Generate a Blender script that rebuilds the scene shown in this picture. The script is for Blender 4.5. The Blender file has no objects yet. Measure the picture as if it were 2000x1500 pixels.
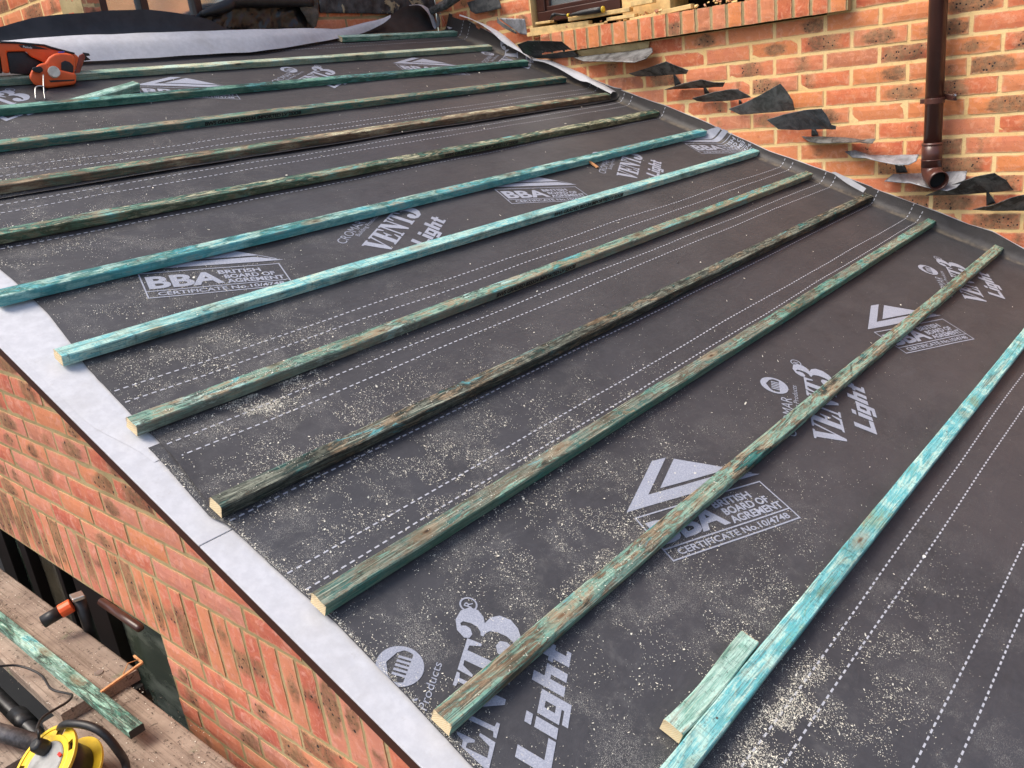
import bpy, bmesh, math, random
import numpy as np
from mathutils import Vector, Matrix, noise
from mathutils.geometry import tessellate_polygon
R_ = math.radians
sc = bpy.context.scene
rnd = random.Random(7)

# ------------------------------------------------------------------ camera
TH = R_(22.2021)
cam_d = bpy.data.cameras.new('camera'); cam = bpy.data.objects.new('camera', cam_d); sc.collection.objects.link(cam)
cam_d.sensor_width = 36.0; cam_d.lens = 1655.79/2000*36; cam_d.clip_start = .02; cam_d.clip_end = 300
rt = ((0.64490013, -0.7558948, -0.11275463), (-0.32105631, -0.13399076, -0.93756288), (0.69356086, 0.64083501, -0.32903227))
cm = Matrix(((rt[0][0], -rt[1][0], -rt[2][0], -0.6156), (rt[0][1], -rt[1][1], -rt[2][1], -0.76966), (rt[0][2], -rt[1][2], -rt[2][2], 0.85236), (0, 0, 0, 1)))
cam.matrix_world = cm
sc.camera = cam
# ------------------------------------------------------------------ light
w = bpy.data.worlds.new('World'); sc.world = w; w.use_nodes = True
wn = w.node_tree.nodes; wl = w.node_tree.links
sky = wn.new('ShaderNodeTexSky'); sky.sky_type = 'NISHITA'; sky.sun_disc = False
SUN_EL, SUN_AZ = R_(58), R_(-55)          # azimuth from +Y towards +X
sky.sun_elevation = SUN_EL; sky.sun_rotation = SUN_AZ; sky.air_density = 1.0; sky.dust_density = 4.0; sky.ozone_density = .6
wn['Background'].inputs['Strength'].default_value = 0.13
wl.new(sky.outputs[0], wn['Background'].inputs['Color'])
sun_d = bpy.data.lights.new('sun', 'SUN'); sun = bpy.data.objects.new('sun', sun_d); sc.collection.objects.link(sun)
sun_d.energy = 1.75; sun_d.angle = R_(30); sun_d.color = (1, .93, .82)
sdv = Vector((math.sin(SUN_AZ)*math.cos(SUN_EL), math.cos(SUN_AZ)*math.cos(SUN_EL), math.sin(SUN_EL)))
sun.rotation_euler = sdv.to_track_quat('Z', 'Y').to_euler()
sc.view_settings.view_transform = 'Standard'; sc.view_settings.look = 'None'; sc.view_settings.exposure = 0.72; sc.view_settings.gamma = 1

T={'tabs': [('a', [[3.176, 2.2829, 0.9797], [3.136, 2.3272, 1.0148], [3.096, 2.3304, 1.0577], [3.096, 2.2584, 1.067], [3.106, 2.1578, 1.0549], [3.126, 2.0578, 1.04], [3.146, 2.0214, 1.0006], [3.176, 1.9892, 0.9587], [3.186, 2.1363, 0.9638]]), ('b', [[3.176, 2.0287, 0.9579], [3.176, 1.8836, 0.9547], [3.176, 1.6843, 0.9498], [3.176, 1.5556, 0.9518], [3.136, 1.5297, 0.93], [3.106, 1.5499, 0.9037], [3.086, 1.6012, 0.894], [3.086, 1.6737, 0.9038], [3.106, 1.7916, 0.9172], [3.136, 1.9372, 0.9307]]), ('c', [[3.156, 1.6826, 0.8461], [3.146, 1.5779, 0.8603], [3.136, 1.4597, 0.8813], [3.146, 1.401, 0.852], [3.146, 1.3477, 0.8308], [3.176, 1.3763, 0.8157], [3.196, 1.4737, 0.8191], [3.196, 1.6175, 0.8255], [3.186, 1.67, 0.8334]]), ('d', [[3.156, 1.4878, 0.7552], [3.146, 1.3778, 0.7743], [3.136, 1.2802, 0.7844], [3.146, 1.2182, 0.7647], [3.146, 1.1642, 0.7599], [3.176, 1.1906, 0.7421], [3.196, 1.2719, 0.7431], [3.196, 1.4214, 0.7512]]), ('e', [[3.156, 1.3406, 0.7035], [3.146, 1.2198, 0.7221], [3.136, 1.1296, 0.7287], [3.136, 1.0995, 0.7262], [3.166, 1.0479, 0.6843], [3.196, 1.1564, 0.6767], [3.196, 1.3013, 0.6809], [3.176, 1.3279, 0.6893]]), ('f', [[3.166, 1.1603, 0.6411], [3.156, 1.086, 0.6591], [3.136, 0.9773, 0.6964], [3.116, 0.8873, 0.7331], [3.126, 0.8733, 0.7121], [3.156, 0.8495, 0.6587], [3.196, 0.8575, 0.6126], [3.196, 0.982, 0.6102], [3.196, 1.1171, 0.6103]]), ('g', [[3.166, 0.9736, 0.5814], [3.146, 0.8876, 0.5998], [3.126, 0.7864, 0.6141], [3.116, 0.7041, 0.6155], [3.136, 0.6897, 0.5854], [3.156, 0.6771, 0.5425], [3.136, 0.6497, 0.5388], [3.156, 0.6593, 0.5224], [3.196, 0.7237, 0.5238], [3.196, 0.8389, 0.5259], [3.196, 0.9342, 0.5357]]), ('h', [[3.196, 0.8248, 0.4965], [3.196, 0.7235, 0.4913], [3.196, 0.6341, 0.4824], [3.176, 0.5553, 0.4723], [3.146, 0.4883, 0.4767], [3.126, 0.4935, 0.4607], [3.116, 0.5404, 0.4682], [3.126, 0.6297, 0.4691], [3.146, 0.7261, 0.4691], [3.156, 0.7758, 0.4768]]), ('i', [[3.196, 0.6332, 0.4242], [3.186, 0.5859, 0.43], [3.176, 0.5176, 0.4073], [3.166, 0.4104, 0.4045], [3.156, 0.3173, 0.4043], [3.126, 0.3174, 0.3818], [3.106, 0.3404, 0.3711], [3.096, 0.3872, 0.3739], [3.116, 0.4654, 0.3882], [3.146, 0.5282, 0.3989], [3.166, 0.589, 0.4006]]), ('j', [[3.166, 0.4544, 0.2985], [3.186, 0.4242, 0.3246], [3.196, 0.3356, 0.3231], [3.196, 0.2373, 0.3268], [3.186, 0.1419, 0.3298], [3.156, 0.1384, 0.302], [3.126, 0.1627, 0.2729], [3.106, 0.1908, 0.2643], [3.106, 0.2485, 0.2732], [3.126, 0.3335, 0.294], [3.146, 0.4003, 0.2963]]), ('k', [[3.166, 0.2873, 0.237], [3.146, 0.2301, 0.2625], [3.136, 0.1625, 0.2915], [3.126, 0.0969, 0.3156], [3.116, 0.0292, 0.3291], [3.146, -0.0069, 0.2967], [3.196, -0.026, 0.2512], [3.196, 0.0451, 0.2441], [3.196, 0.1558, 0.2351], [3.186, 0.2495, 0.2355]]), ('l', [[3.166, 0.1077, 0.1805], [3.146, 0.0311, 0.2023], [3.136, -0.0311, 0.2315], [3.126, -0.0922, 0.2482], [3.136, -0.1568, 0.2573], [3.196, -0.1684, 0.1933], [3.196, -0.0671, 0.1716], [3.196, 0.0401, 0.1693]])], 'slots': [[[3.193, 1.4579, 0.8178], [3.193, 1.4468, 0.8167], [3.193, 1.4184, 0.7745], [3.193, 1.4525, 0.7658]], [[3.193, 1.2995, 0.748], [3.193, 1.2888, 0.7471], [3.193, 1.2686, 0.7178], [3.193, 1.2955, 0.7154]], [[3.193, 0.7795, 0.5273], [3.193, 0.7589, 0.524], [3.193, 0.7473, 0.4972], [3.193, 0.7794, 0.4967]], [[3.193, 0.4216, 0.3636], [3.193, 0.3825, 0.3582], [3.193, 0.3692, 0.3285], [3.193, 0.4142, 0.3275]], [[3.193, 0.0695, 0.2509], [3.193, 0.0649, 0.2509], [3.193, 0.0326, 0.2022], [3.193, 0.0656, 0.1901]], [[3.193, 1.1215, 0.6766], [3.193, 1.1114, 0.6758], [3.193, 1.1067, 0.6597], [3.193, 1.1221, 0.6563]]], 'slate': [[3.17, 2.718, 1.3172], [3.17, 2.6989, 1.2699], [3.17, 2.663, 1.2519], [3.17, 2.567, 1.2519], [3.17, 2.4732, 1.2544], [3.17, 2.4878, 1.3022], [3.17, 2.6118, 1.3253]], 'soaker': [[3.17, 2.4988, 1.2092], [3.17, 2.3213, 1.1807], [3.17, 2.3146, 1.1014], [3.17, 2.3632, 1.1124]], 'soakert': [[3.15, 2.4953, 1.2143], [3.15, 2.4799, 1.1943], [3.15, 2.3604, 1.1153], [3.15, 2.3785, 1.1149], [3.15, 2.4532, 1.1523], [3.15, 2.4997, 1.1866]], 'rib1': [[[3.19, 2.7984, 1.2645], [3.15, 2.7697, 1.256]], [[3.19, 2.7426, 1.241], [3.15, 2.6697, 1.2191]], [[3.19, 2.622, 1.1909], [3.15, 2.5579, 1.1524]], [[3.19, 2.5101, 1.1297], [3.15, 2.4682, 1.0791]], [[3.19, 2.4036, 1.0493], [3.15, 2.3462, 1.0136]], [[3.19, 2.322, 0.9857], [3.15, 2.2811, 0.968]]], 'rib2': [[[3.195, 2.3299, 0.9837], [3.14, 2.2657, 0.9695]], [[3.195, 2.2603, 0.9712], [3.14, 2.1912, 0.9516]], [[3.195, 2.1954, 0.9593], [3.14, 2.0974, 0.9093]], [[3.195, 2.0494, 0.8988], [3.14, 1.9816, 0.8456]], [[3.195, 1.9768, 0.8666], [3.14, 1.9247, 0.8305]], [[3.195, 1.9184, 0.8336], [3.14, 1.8881, 0.8124]], [[3.195, 1.8481, 0.8], [3.14, 1.8337, 0.7855]], [[3.195, 1.7915, 0.7654], [3.14, 1.7889, 0.7621]]], 'rib3': [[3.15, 0.6726, 0.3446], [3.15, 0.6547, 0.3442], [3.15, 0.5223, 0.272], [3.15, 0.5348, 0.2548]], 'uptop': [[3.153, 0.094], [3.072, 0.096], [2.99, 0.09], [2.769, 0.068], [2.631, 0.044], [2.444, 0.034], [2.091, 0.042], [1.67, 0.056], [1.447, 0.055], [1.078, 0.036], [0.586, 0.056], [0.394, 0.058], [0.155, 0.061], [0.065, 0.067], [-0.065, 0.048]], 'Dback': [[[0.7271, 2.955, 1.2736], [0.7102, 2.94, 1.2331], [0.6873, 2.905, 1.1944]], [[0.8029, 2.955, 1.2859], [0.784, 2.94, 1.2393], [0.7588, 2.905, 1.1947]], [[0.8821, 2.955, 1.3022], [0.8602, 2.94, 1.2457], [0.8316, 2.905, 1.1913]], [[0.9632, 2.955, 1.3171], [0.9391, 2.94, 1.2533], [0.9078, 2.905, 1.1916]], [[1.1452, 2.955, 1.331], [1.1188, 2.94, 1.2601], [1.0843, 2.905, 1.1914]], [[1.3479, 2.955, 1.3379], [1.3202, 2.94, 1.2632], [1.2833, 2.905, 1.1909]], [[1.4856, 2.955, 1.3298], [1.4586, 2.94, 1.2583], [1.4216, 2.905, 1.1892]], [[1.6759, 2.955, 1.2971], [1.6523, 2.94, 1.24], [1.6178, 2.905, 1.1855]], [[1.7957, 2.955, 1.2485], [1.7779, 2.94, 1.2152], [1.7485, 2.905, 1.1847]], [[1.9879, 2.955, 1.2316], [1.9712, 2.94, 1.2052], [1.9419, 2.905, 1.1816]], [[2.228, 2.955, 1.2243], [2.211, 2.94, 1.1992], [2.1799, 2.905, 1.1772]], [[2.5244, 2.955, 1.2202], [2.5067, 2.94, 1.1965], [2.4734, 2.905, 1.1761]], [[2.6887, 2.955, 1.2409], [2.6709, 2.94, 1.2191], [2.6366, 2.905, 1.2006]], [[2.7903, 2.955, 1.2848], [2.7672, 2.94, 1.2395], [2.7271, 2.905, 1.1977]], [[2.8933, 2.955, 1.3246], [2.8658, 2.94, 1.2592], [2.8207, 2.905, 1.1974]], [[2.9545, 2.955, 1.3396], [2.9253, 2.94, 1.2671], [2.8783, 2.905, 1.1983]], [[3.0337, 2.955, 1.3414], [3.0043, 2.94, 1.2682], [2.9566, 2.905, 1.1985]], [[3.1094, 2.955, 1.3165], [3.0824, 2.94, 1.2558], [3.0367, 2.905, 1.1988]], [[3.1438, 2.955, 1.2836], [3.1203, 2.94, 1.2401], [3.0778, 2.905, 1.2003]]], 'Dwhite': [[[0.6898, 2.8844, 1.2256], [0.6365, 2.7888, 1.1512]], [[0.7552, 2.8678, 1.2265], [0.698, 2.7721, 1.1444]], [[0.9886, 2.8341, 1.2324], [0.9201, 2.7385, 1.1306]], [[1.2557, 2.826, 1.2322], [1.1801, 2.7304, 1.1273]], [[1.5872, 2.8318, 1.2328], [1.5047, 2.7361, 1.1297]], [[1.9044, 2.8318, 1.23], [1.7745, 2.7362, 1.1297]], [[2.2609, 2.8911, 1.232], [2.0933, 2.7954, 1.1539]], [[2.3982, 2.935, 1.2288], [2.2892, 2.8419, 1.1728]], [[2.5491, 2.935, 1.2494], [2.5334, 2.9, 1.2007]], [[2.6956, 2.935, 1.2687], [2.6768, 2.9, 1.2393]], [[2.7788, 2.935, 1.2798], [2.7499, 2.9, 1.2731]]], 'curl': [[[2.9305, 2.93, 1.3363], [2.8974, 2.9, 1.3298]], [[3.0171, 2.93, 1.3381], [2.9715, 2.9, 1.3317]], [[3.0693, 2.93, 1.3189], [3.0105, 2.9, 1.3103]], [[3.0963, 2.93, 1.2918], [3.0399, 2.9, 1.2781]], [[3.1132, 2.93, 1.2538], [3.0573, 2.9, 1.2244]], [[3.1355, 2.93, 1.2208], [3.0738, 2.9, 1.2052]], [[3.1544, 2.93, 1.2529], [3.0909, 2.9, 1.2289]], [[3.1496, 2.93, 1.291], [3.1005, 2.9, 1.277]], [[3.1652, 2.93, 1.3069], [3.1201, 2.9, 1.2928]]], 'curl2': [[[3.1303, 2.91, 1.294], [3.112, 2.88, 1.2902]], [[3.1508, 2.91, 1.2721], [3.122, 2.88, 1.2579]], [[3.1687, 2.91, 1.2364], [3.1476, 2.88, 1.2195]], [[3.1859, 2.91, 1.2169], [3.1689, 2.88, 1.1999]], [[3.2313, 2.91, 1.2322], [3.2147, 2.88, 1.2178]], [[3.2473, 2.91, 1.2703], [3.2434, 2.88, 1.2554]], [[3.3009, 2.91, 1.2803], [3.2744, 2.88, 1.2603]]], 'felt': [[1.6206, 2.985, 1.2936], [1.6602, 2.985, 1.3185], [1.7043, 2.985, 1.3393], [1.7898, 2.985, 1.3643], [1.8491, 2.985, 1.3857], [2.0772, 2.985, 1.3937], [2.2902, 2.985, 1.393], [2.3592, 2.985, 1.3881], [2.3443, 2.985, 1.338], [2.3206, 2.985, 1.2783], [2.2993, 2.985, 1.2427], [2.1297, 2.985, 1.2404], [1.9535, 2.985, 1.2454], [1.7887, 2.985, 1.2546], [1.6899, 2.985, 1.2835]], 'tray': [[2.3616, 2.988, 1.3885], [3.3683, 2.988, 1.3901], [3.3141, 2.988, 1.335], [3.2234, 2.988, 1.3086], [3.0561, 2.988, 1.2977], [2.7491, 2.988, 1.3028], [2.3539, 2.988, 1.3142]], 'feltroll': [[3.1749, 2.9, 1.2973], [3.3311, 2.9, 1.3335], [3.5885, 2.9, 1.3878]], 'felthang': [[2.1952, 2.95, 1.3628], [2.3165, 2.95, 1.3737], [2.316, 2.95, 1.3168], [2.2865, 2.95, 1.2458], [2.2664, 2.95, 1.2416], [2.2365, 2.95, 1.2756]], 'sbat': [[0.0199, 2.6385, -0.65], [0.0198, 2.3318, -0.65], [-0.0054, 1.3979, -0.65], [0.0215, 1.3637, -0.65], [-0.0322, 2.1818, -0.65], [-0.0354, 2.4641, -0.65]], 'reel': [-0.2031, 1.3426, -0.61], 'hook': [[[0.7216, 2.49, 1.074], [0.7068, 2.47, 1.0496], [0.6919, 2.45, 1.0188], [0.6796, 2.43, 0.9914]], [[0.7002, 2.46, 1.0341], [0.6906, 2.46, 1.0365], [0.6768, 2.46, 1.0358], [0.665, 2.45, 1.0259], [0.6498, 2.43, 0.9939]]], 'rn': [-0.535, 0.0131, 0.8426], 'cable': [[-0.18, 1.9618, -0.6], [-0.1087, 1.9358, -0.62], [-0.0639, 1.9123, -0.64], [-0.0385, 1.832, -0.655], [-0.0462, 1.7404, -0.66], [-0.0283, 1.6755, -0.66], [-0.0304, 1.6183, -0.64], [-0.0614, 1.5684, -0.62], [-0.1325, 1.5319, -0.6], [-0.1739, 1.4468, -0.57], [-0.2102, 1.335, -0.53], [-0.2177, 1.3217, -0.53]], 'plug': [-0.231, 1.2981, -0.52], 'frametube': [[-0.1335, 1.4291, -0.6], [-0.1346, 1.3693, -0.55], [-0.1232, 1.3274, -0.53], [-0.1003, 1.2758, -0.53], [-0.0843, 1.2369, -0.55], [-0.0721, 1.222, -0.6], [-0.0598, 1.2398, -0.66], [-0.0759, 1.2152, -0.7]], 'splinter': [[0.0314, 1.5793, -0.655], [0.1712, 1.6057, -0.655], [0.173, 1.662, -0.655]], 'knotplate': [0.0813, 1.7186, -0.68], 'tubeA': [[-0.0317, 2.1999, -0.78], [-0.0734, 1.7394, -0.78]], 'tubeB': [[-0.2372, 1.8379, -0.66], [-0.1603, 1.5219, -0.66]], 'boardpts': {'b1R0': [0.1412, 2.7072, -0.68], 'b1Rend': [0.1718, 1.6467, -0.68], 'b1Lend': [-0.0662, 1.5977, -0.68], 'b1L0': [-0.0765, 2.0794, -0.68], 'b2R': [0.1331, 1.0316, -0.72], 'b2Rt': [0.1302, 1.5783, -0.72], 'b3Rt': [-0.1385, 1.9343, -0.72], 'b3Re': [-0.1248, 1.5863, -0.72], 'sp': [0.0627, 1.5929, -0.72]}, 'clamp': {'blk0': [0.08, 2.019, -0.5787], 'org0': [0.11, 2.0089, -0.5735], 'org1': [0.15, 2.0152, -0.5699], 'top': [0.16, 2.0065, -0.5393], 'bot': [0.16, 2.0551, -0.7216], 'cl': [0.17, 1.9443, -0.5277]}, 'gableL': {'0': [0.225, 1.1019, -0.3512], '1': [0.225, 0.8792, -0.3415], '2': [0.225, 1.1168, -0.5698], '3': [0.225, 0.7992, -0.5775], '4': [0.225, 2.2935, -0.2773], '5': [0.225, 2.0546, -0.2922], '6': [0.225, 1.8172, -0.2942], '7': [0.225, 1.3505, -0.299], '8': [0.225, 1.9296, -0.1944], '9': [0.225, 1.7032, -0.2105], '10': [0.225, 1.2444, -0.2257], '11': [0.225, 2.8546, -0.5683], '12': [0.225, 1.5561, -0.5737], '13': [0.225, 1.565, -0.6662], '14': [0.225, 1.5645, -0.7609], '15': [0.225, 1.5622, -0.8082], '16': [0.225, 1.5111, -0.9112], '17': [0.225, 1.0333, -0.3472], '18': [0.225, 0.6437, -0.3764]}, 'trick': [[0.2, 1.8999, -0.5413], [0.2, 1.6246, -0.5477]], 'win': {'(10, 1090)': [0.3, 3.26, -0.8655], '(40, 1140)': [0.3, 3.1606, -0.9654], '(50, 1090)': [0.3, 2.9514, -0.7713], '(75, 1110)': [0.3, 2.8234, -0.7805], '(130, 1150)': [0.3, 2.5526, -0.7872], '(165, 1200)': [0.3, 2.4408, -0.8642], '(240, 1260)': [0.3, 2.132, -0.883], '(250, 1330)': [0.3, 2.1968, -1.0688]}, 'pipe': [[3.14, 0.2692, 0.9783], [3.11, 0.2327, 0.321], [3.14, 0.2605, 0.4082]], 'A_low': [[0.0058, 0.7711], [0.0005, 0.6946], [-0.0044, 0.6218], [-0.0088, 0.5682], [-0.0024, 0.5552]], 'B_edge': [[0.0274, 0.7645], [0.0181, 0.6902], [0.0095, 0.6279], [0.002, 0.6004]], 'pawl': [[3.2, 2.4226, 1.2749], [3.2, 2.3155, 1.2722]], 'gutter': [[1.2574, 4.3, 1.4975], [1.5099, 4.3, 1.5682]], 'farwall': [[1.3928, 4.5, 1.4708], [1.5568, 4.5, 1.5058], [1.5809, 4.5, 1.5706], [1.6446, 4.5, 1.583]], 'corner': [[1.1612, 3.0, 1.3408], [1.1612, 3.4076, 1.3797]], 'bwin': [[1.2633, 3.08, 1.3542], [1.2999, 3.08, 1.3739], [1.4338, 3.08, 1.3932], [1.4811, 3.08, 1.3929], [1.689, 3.08, 1.37], [1.7226, 3.08, 1.3587], [1.854, 3.08, 1.3906]], 'hammer': [[3.14, 2.1273, 1.1607], [3.14, 2.0924, 1.173], [3.14, 2.061, 1.1592], [3.14, 2.0122, 1.1575], [3.14, 1.7982, 1.1636], [3.14, 1.8057, 1.1484]], 'debris': [[[3.16, 2.3065, 1.1008], [3.16, 1.8129, 1.0882]], [[3.16, 2.2829, 1.1181], [3.16, 1.9044, 1.1071]], [[3.16, 2.2438, 1.1483], [3.16, 2.1448, 1.1454]], [[3.16, 2.0292, 1.1401], [3.16, 1.6591, 1.1372]], [[3.16, 1.663, 1.0874], [3.16, 1.4916, 1.0919]], [[3.16, 1.6515, 1.1589], [3.16, 1.5289, 1.1593]], [[3.16, 1.4912, 1.0985], [3.16, 1.3288, 1.1046]], [[3.16, 1.7957, 1.1094], [3.16, 1.6324, 1.1063]]]}


# ------------------------------------------------------------------ geometry helpers
ST, CT = math.sin(TH), math.cos(TH)
def rp(x, s, h=0.0):                       # roof coordinates -> world
    return (x, s*CT - h*ST, s*ST + h*CT)
def link(o, parent=None):
    sc.collection.objects.link(o)
    if parent is not None: o.parent = parent
    return o
def mk(name, verts, faces, mats, parent=None, smooth=False, mi=None):
    me = bpy.data.meshes.new(name); me.from_pydata([tuple(v) for v in verts], [], [tuple(f) for f in faces]); me.update()
    for m in (mats if isinstance(mats, (list, tuple)) else [mats]): me.materials.append(m)
    if mi is not None: me.polygons.foreach_set('material_index', mi)
    if smooth: me.polygons.foreach_set('use_smooth', [True]*len(me.polygons))
    return link(bpy.data.objects.new(name, me), parent)
def tag(o, label=None, cat=None, group=None, kind=None):
    if label: o['label'] = label
    if cat: o['category'] = cat
    if group: o['group'] = group
    if kind: o['kind'] = kind
    return o
def thing(name, label, cat, group=None, loc=(0, 0, 0)):
    o = bpy.data.objects.new(name, None); o.empty_display_size = .1; o.location = loc
    return tag(link(o), label, cat, group)
class MB:
    """collects shapes for one mesh object"""
    def __init__(s): s.v = []; s.f = []; s.m = []
    def add(s, v, f, m=0):
        b = len(s.v); s.v += [tuple(p) for p in v]; s.f += [tuple(i+b for i in q) for q in f]; s.m += [m]*len(f); return s
    def box(s, a, b, m=0):
        x0, y0, z0 = a; x1, y1, z1 = b
        return s.add([(x0,y0,z0),(x1,y0,z0),(x1,y1,z0),(x0,y1,z0),(x0,y0,z1),(x1,y0,z1),(x1,y1,z1),(x0,y1,z1)], [(0,3,2,1),(4,5,6,7),(0,1,5,4),(1,2,6,5),(2,3,7,6),(3,0,4,7)], m)
    def hexa(s, c8, m=0): return s.add(c8, [(0,3,2,1),(4,5,6,7),(0,1,5,4),(1,2,6,5),(2,3,7,6),(3,0,4,7)], m)
    def obox(s, c, ax, ay, az, m=0):        # oriented box: centre and three half-axes
        c, ax, ay, az = map(Vector, (c, ax, ay, az))
        return s.hexa([c-ax-ay-az, c+ax-ay-az, c+ax+ay-az, c-ax+ay-az, c-ax-ay+az, c+ax-ay+az, c+ax+ay+az, c-ax+ay+az], m)
    def tube(s, pts, r, n=14, m=0, caps=True, inner=None):
        pts = [Vector(p) for p in pts]; rr = r if isinstance(r, (list, tuple)) else [r]*len(pts)
        rings = []; up = None
        for i, p in enumerate(pts):
            t = (pts[min(i+1, len(pts)-1)]-pts[max(i-1, 0)]).normalized()
            if up is None: up = t.orthogonal().normalized()
            up = (up - t*up.dot(t)).normalized(); sd = t.cross(up)
            rings.append([p + (up*math.cos(2*math.pi*k/n)+sd*math.sin(2*math.pi*k/n))*rr[i] for k in range(n)])
        v = [q for g in rings for q in g]; f = []
        for i in range(len(pts)-1):
            for k in range(n): f.append((i*n+k, i*n+(k+1) % n, (i+1)*n+(k+1) % n, (i+1)*n+k))
        if caps: f += [tuple(range(n-1, -1, -1)), tuple((len(pts)-1)*n+k for k in range(n))]
        return s.add(v, f, m)
    def build(s, name, mats, parent=None, smooth=False, bevel=0, solid=0, sub=0):
        o = mk(name, s.v, s.f, mats, parent, smooth, s.m)
        if sub:
            md = o.modifiers.new('sub', 'SUBSURF'); md.levels = md.render_levels = sub
        if solid:
            md = o.modifiers.new('solid', 'SOLIDIFY'); md.thickness = solid; md.offset = 0
        if bevel:
            md = o.modifiers.new('bevel', 'BEVEL'); md.width = bevel; md.segments = 2; md.limit_method = 'ANGLE'
        return o
def smoothstep(a, b, x):
    t = max(0, min(1, (x-a)/(b-a))); return t*t*(3-2*t)
def interp(tab, x):
    tab = sorted(tab)
    if x <= tab[0][0]: return tab[0][1]
    for (a, p), (b, q) in zip(tab, tab[1:]):
        if x <= b: return p+(q-p)*(x-a)/(b-a)
    return tab[-1][1]
def catmull(pts, n=6):
    pts = [Vector(p) for p in pts]; P = [pts[0]]+pts+[pts[-1]]; out = []
    for i in range(1, len(P)-2):
        for k in range(n):
            t = k/n; a, b, c, d = P[i-1], P[i], P[i+1], P[i+2]
            out.append(.5*((2*b)+(c-a)*t+(2*a-5*b+4*c-d)*t*t+(3*b-a-3*c+d)*t**3))
    out.append(pts[-1]); return out

# ------------------------------------------------------------------ material helpers
class NT:
    def __init__(s, name):
        s.m = bpy.data.materials.new(name); s.m.use_nodes = True; s.t = s.m.node_tree; s.n = s.t.nodes; s.b = s.n['Principled BSDF']
    def new(s, typ, **kw):
        o = s.n.new('ShaderNode'+typ)
        for k, v in kw.items():
            if k.startswith('i_'):
                key = k[2:]; key = int(key) if key.isdigit() else key.replace('_', ' ')
                if hasattr(v, 'is_linked') or isinstance(v, bpy.types.NodeSocket): s.t.links.new(v, o.inputs[key])
                else: o.inputs[key].default_value = v
            else: setattr(o, k, v)
        return o
    def lk(s, a, b): s.t.links.new(a, b)
    def co(s, kind='Object'): return s.new('TexCoord').outputs[kind]
    def mapping(s, v, sc_=(1, 1, 1), loc=(0, 0, 0), rot=(0, 0, 0)):
        o = s.new('Mapping'); s.lk(v, o.inputs[0]); o.inputs['Scale'].default_value = sc_; o.inputs['Location'].default_value = loc; o.inputs['Rotation'].default_value = rot; return o.outputs[0]
    def noise(s, v, scale=5, detail=4, rough=.55, dist=0, out=0):
        o = s.new('TexNoise', i_Scale=scale, i_Detail=detail, i_Roughness=rough, i_Distortion=dist); s.lk(v, o.inputs['Vector']); return o.outputs[out]
    def vor(s, v, scale, feature='F1', out='Distance', rnd_=1.0):
        o = s.new('TexVoronoi', feature=feature, i_Scale=scale); o.inputs['Randomness'].default_value = rnd_; s.lk(v, o.inputs['Vector']); return o.outputs[out]
    def math(s, op, a, b=0.0, c=0.0):
        o = s.new('Math', operation=op)
        for i, x in enumerate((a, b, c)):
            if isinstance(x, bpy.types.NodeSocket): s.lk(x, o.inputs[i])
            else: o.inputs[i].default_value = x
        return o.outputs[0]
    def ss(s, x, a, b, lo=0.0, hi=1.0):
        o = s.new('MapRange', interpolation_type='SMOOTHSTEP'); s.lk(x, o.inputs[0])
        for i, q in zip((1, 2, 3, 4), (a, b, lo, hi)): o.inputs[i].default_value = q
        return o.outputs[0]
    def ramp(s, x, stops, mode='LINEAR'):
        o = s.new('ValToRGB'); s.lk(x, o.inputs[0]); e = o.color_ramp; e.interpolation = mode
        while len(e.elements) < len(stops): e.elements.new(.5)
        for q, (p, c) in zip(e.elements, stops):
            q.position = p; q.color = (*c, 1) if len(c) == 3 else c
        return o.outputs[0]
    def mix(s, f, a, b, mode='MIX'):
        o = s.new('Mix', data_type='RGBA', blend_type=mode)
        for k, x in ((0, f), (6, a), (7, b)):
            if isinstance(x, bpy.types.NodeSocket): s.lk(x, o.inputs[k])
            else: o.inputs[k].default_value = x if k == 0 else ((*x, 1) if len(x) == 3 else x)
        return o.outputs[2]
    def bump(s, h, strength=.3, dist=.002, nrm=None):
        o = s.new('Bump'); o.inputs['Strength'].default_value = strength; o.inputs['Distance'].default_value = dist; s.lk(h, o.inputs['Height'])
        if nrm is not None: s.lk(nrm, o.inputs['Normal'])
        return o.outputs[0]
    def fin(s, col=None, rough=.6, metal=0, nrm=None, spec=.5):
        for k, x in (('Base Color', col), ('Roughness', rough), ('Metallic', metal), ('Normal', nrm), ('Specular IOR Level', spec)):
            if x is None: continue
            if isinstance(x, bpy.types.NodeSocket): s.lk(x, s.b.inputs[k])
            else: s.b.inputs[k].default_value = (*x, 1) if isinstance(x, tuple) and len(x) == 3 else x
        return s.m

def plain(name, col, rough=.5, metal=0, var=.15, scale=30, bump=.15, spec=.5, dirt=None):
    t = NT(name); c = t.co()
    n = t.noise(c, scale, 5, .6)
    k = t.mix(t.ss(n, .3, .7), tuple(x*(1-var) for x in col), tuple(min(1, x*(1+var)) for x in col))
    if dirt: k = t.mix(t.ss(t.noise(c, scale*.35, 6, .7), .5, .75, 0, .7), k, dirt)
    return t.fin(k, rough, metal, t.bump(n, bump, .001), spec)

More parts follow.
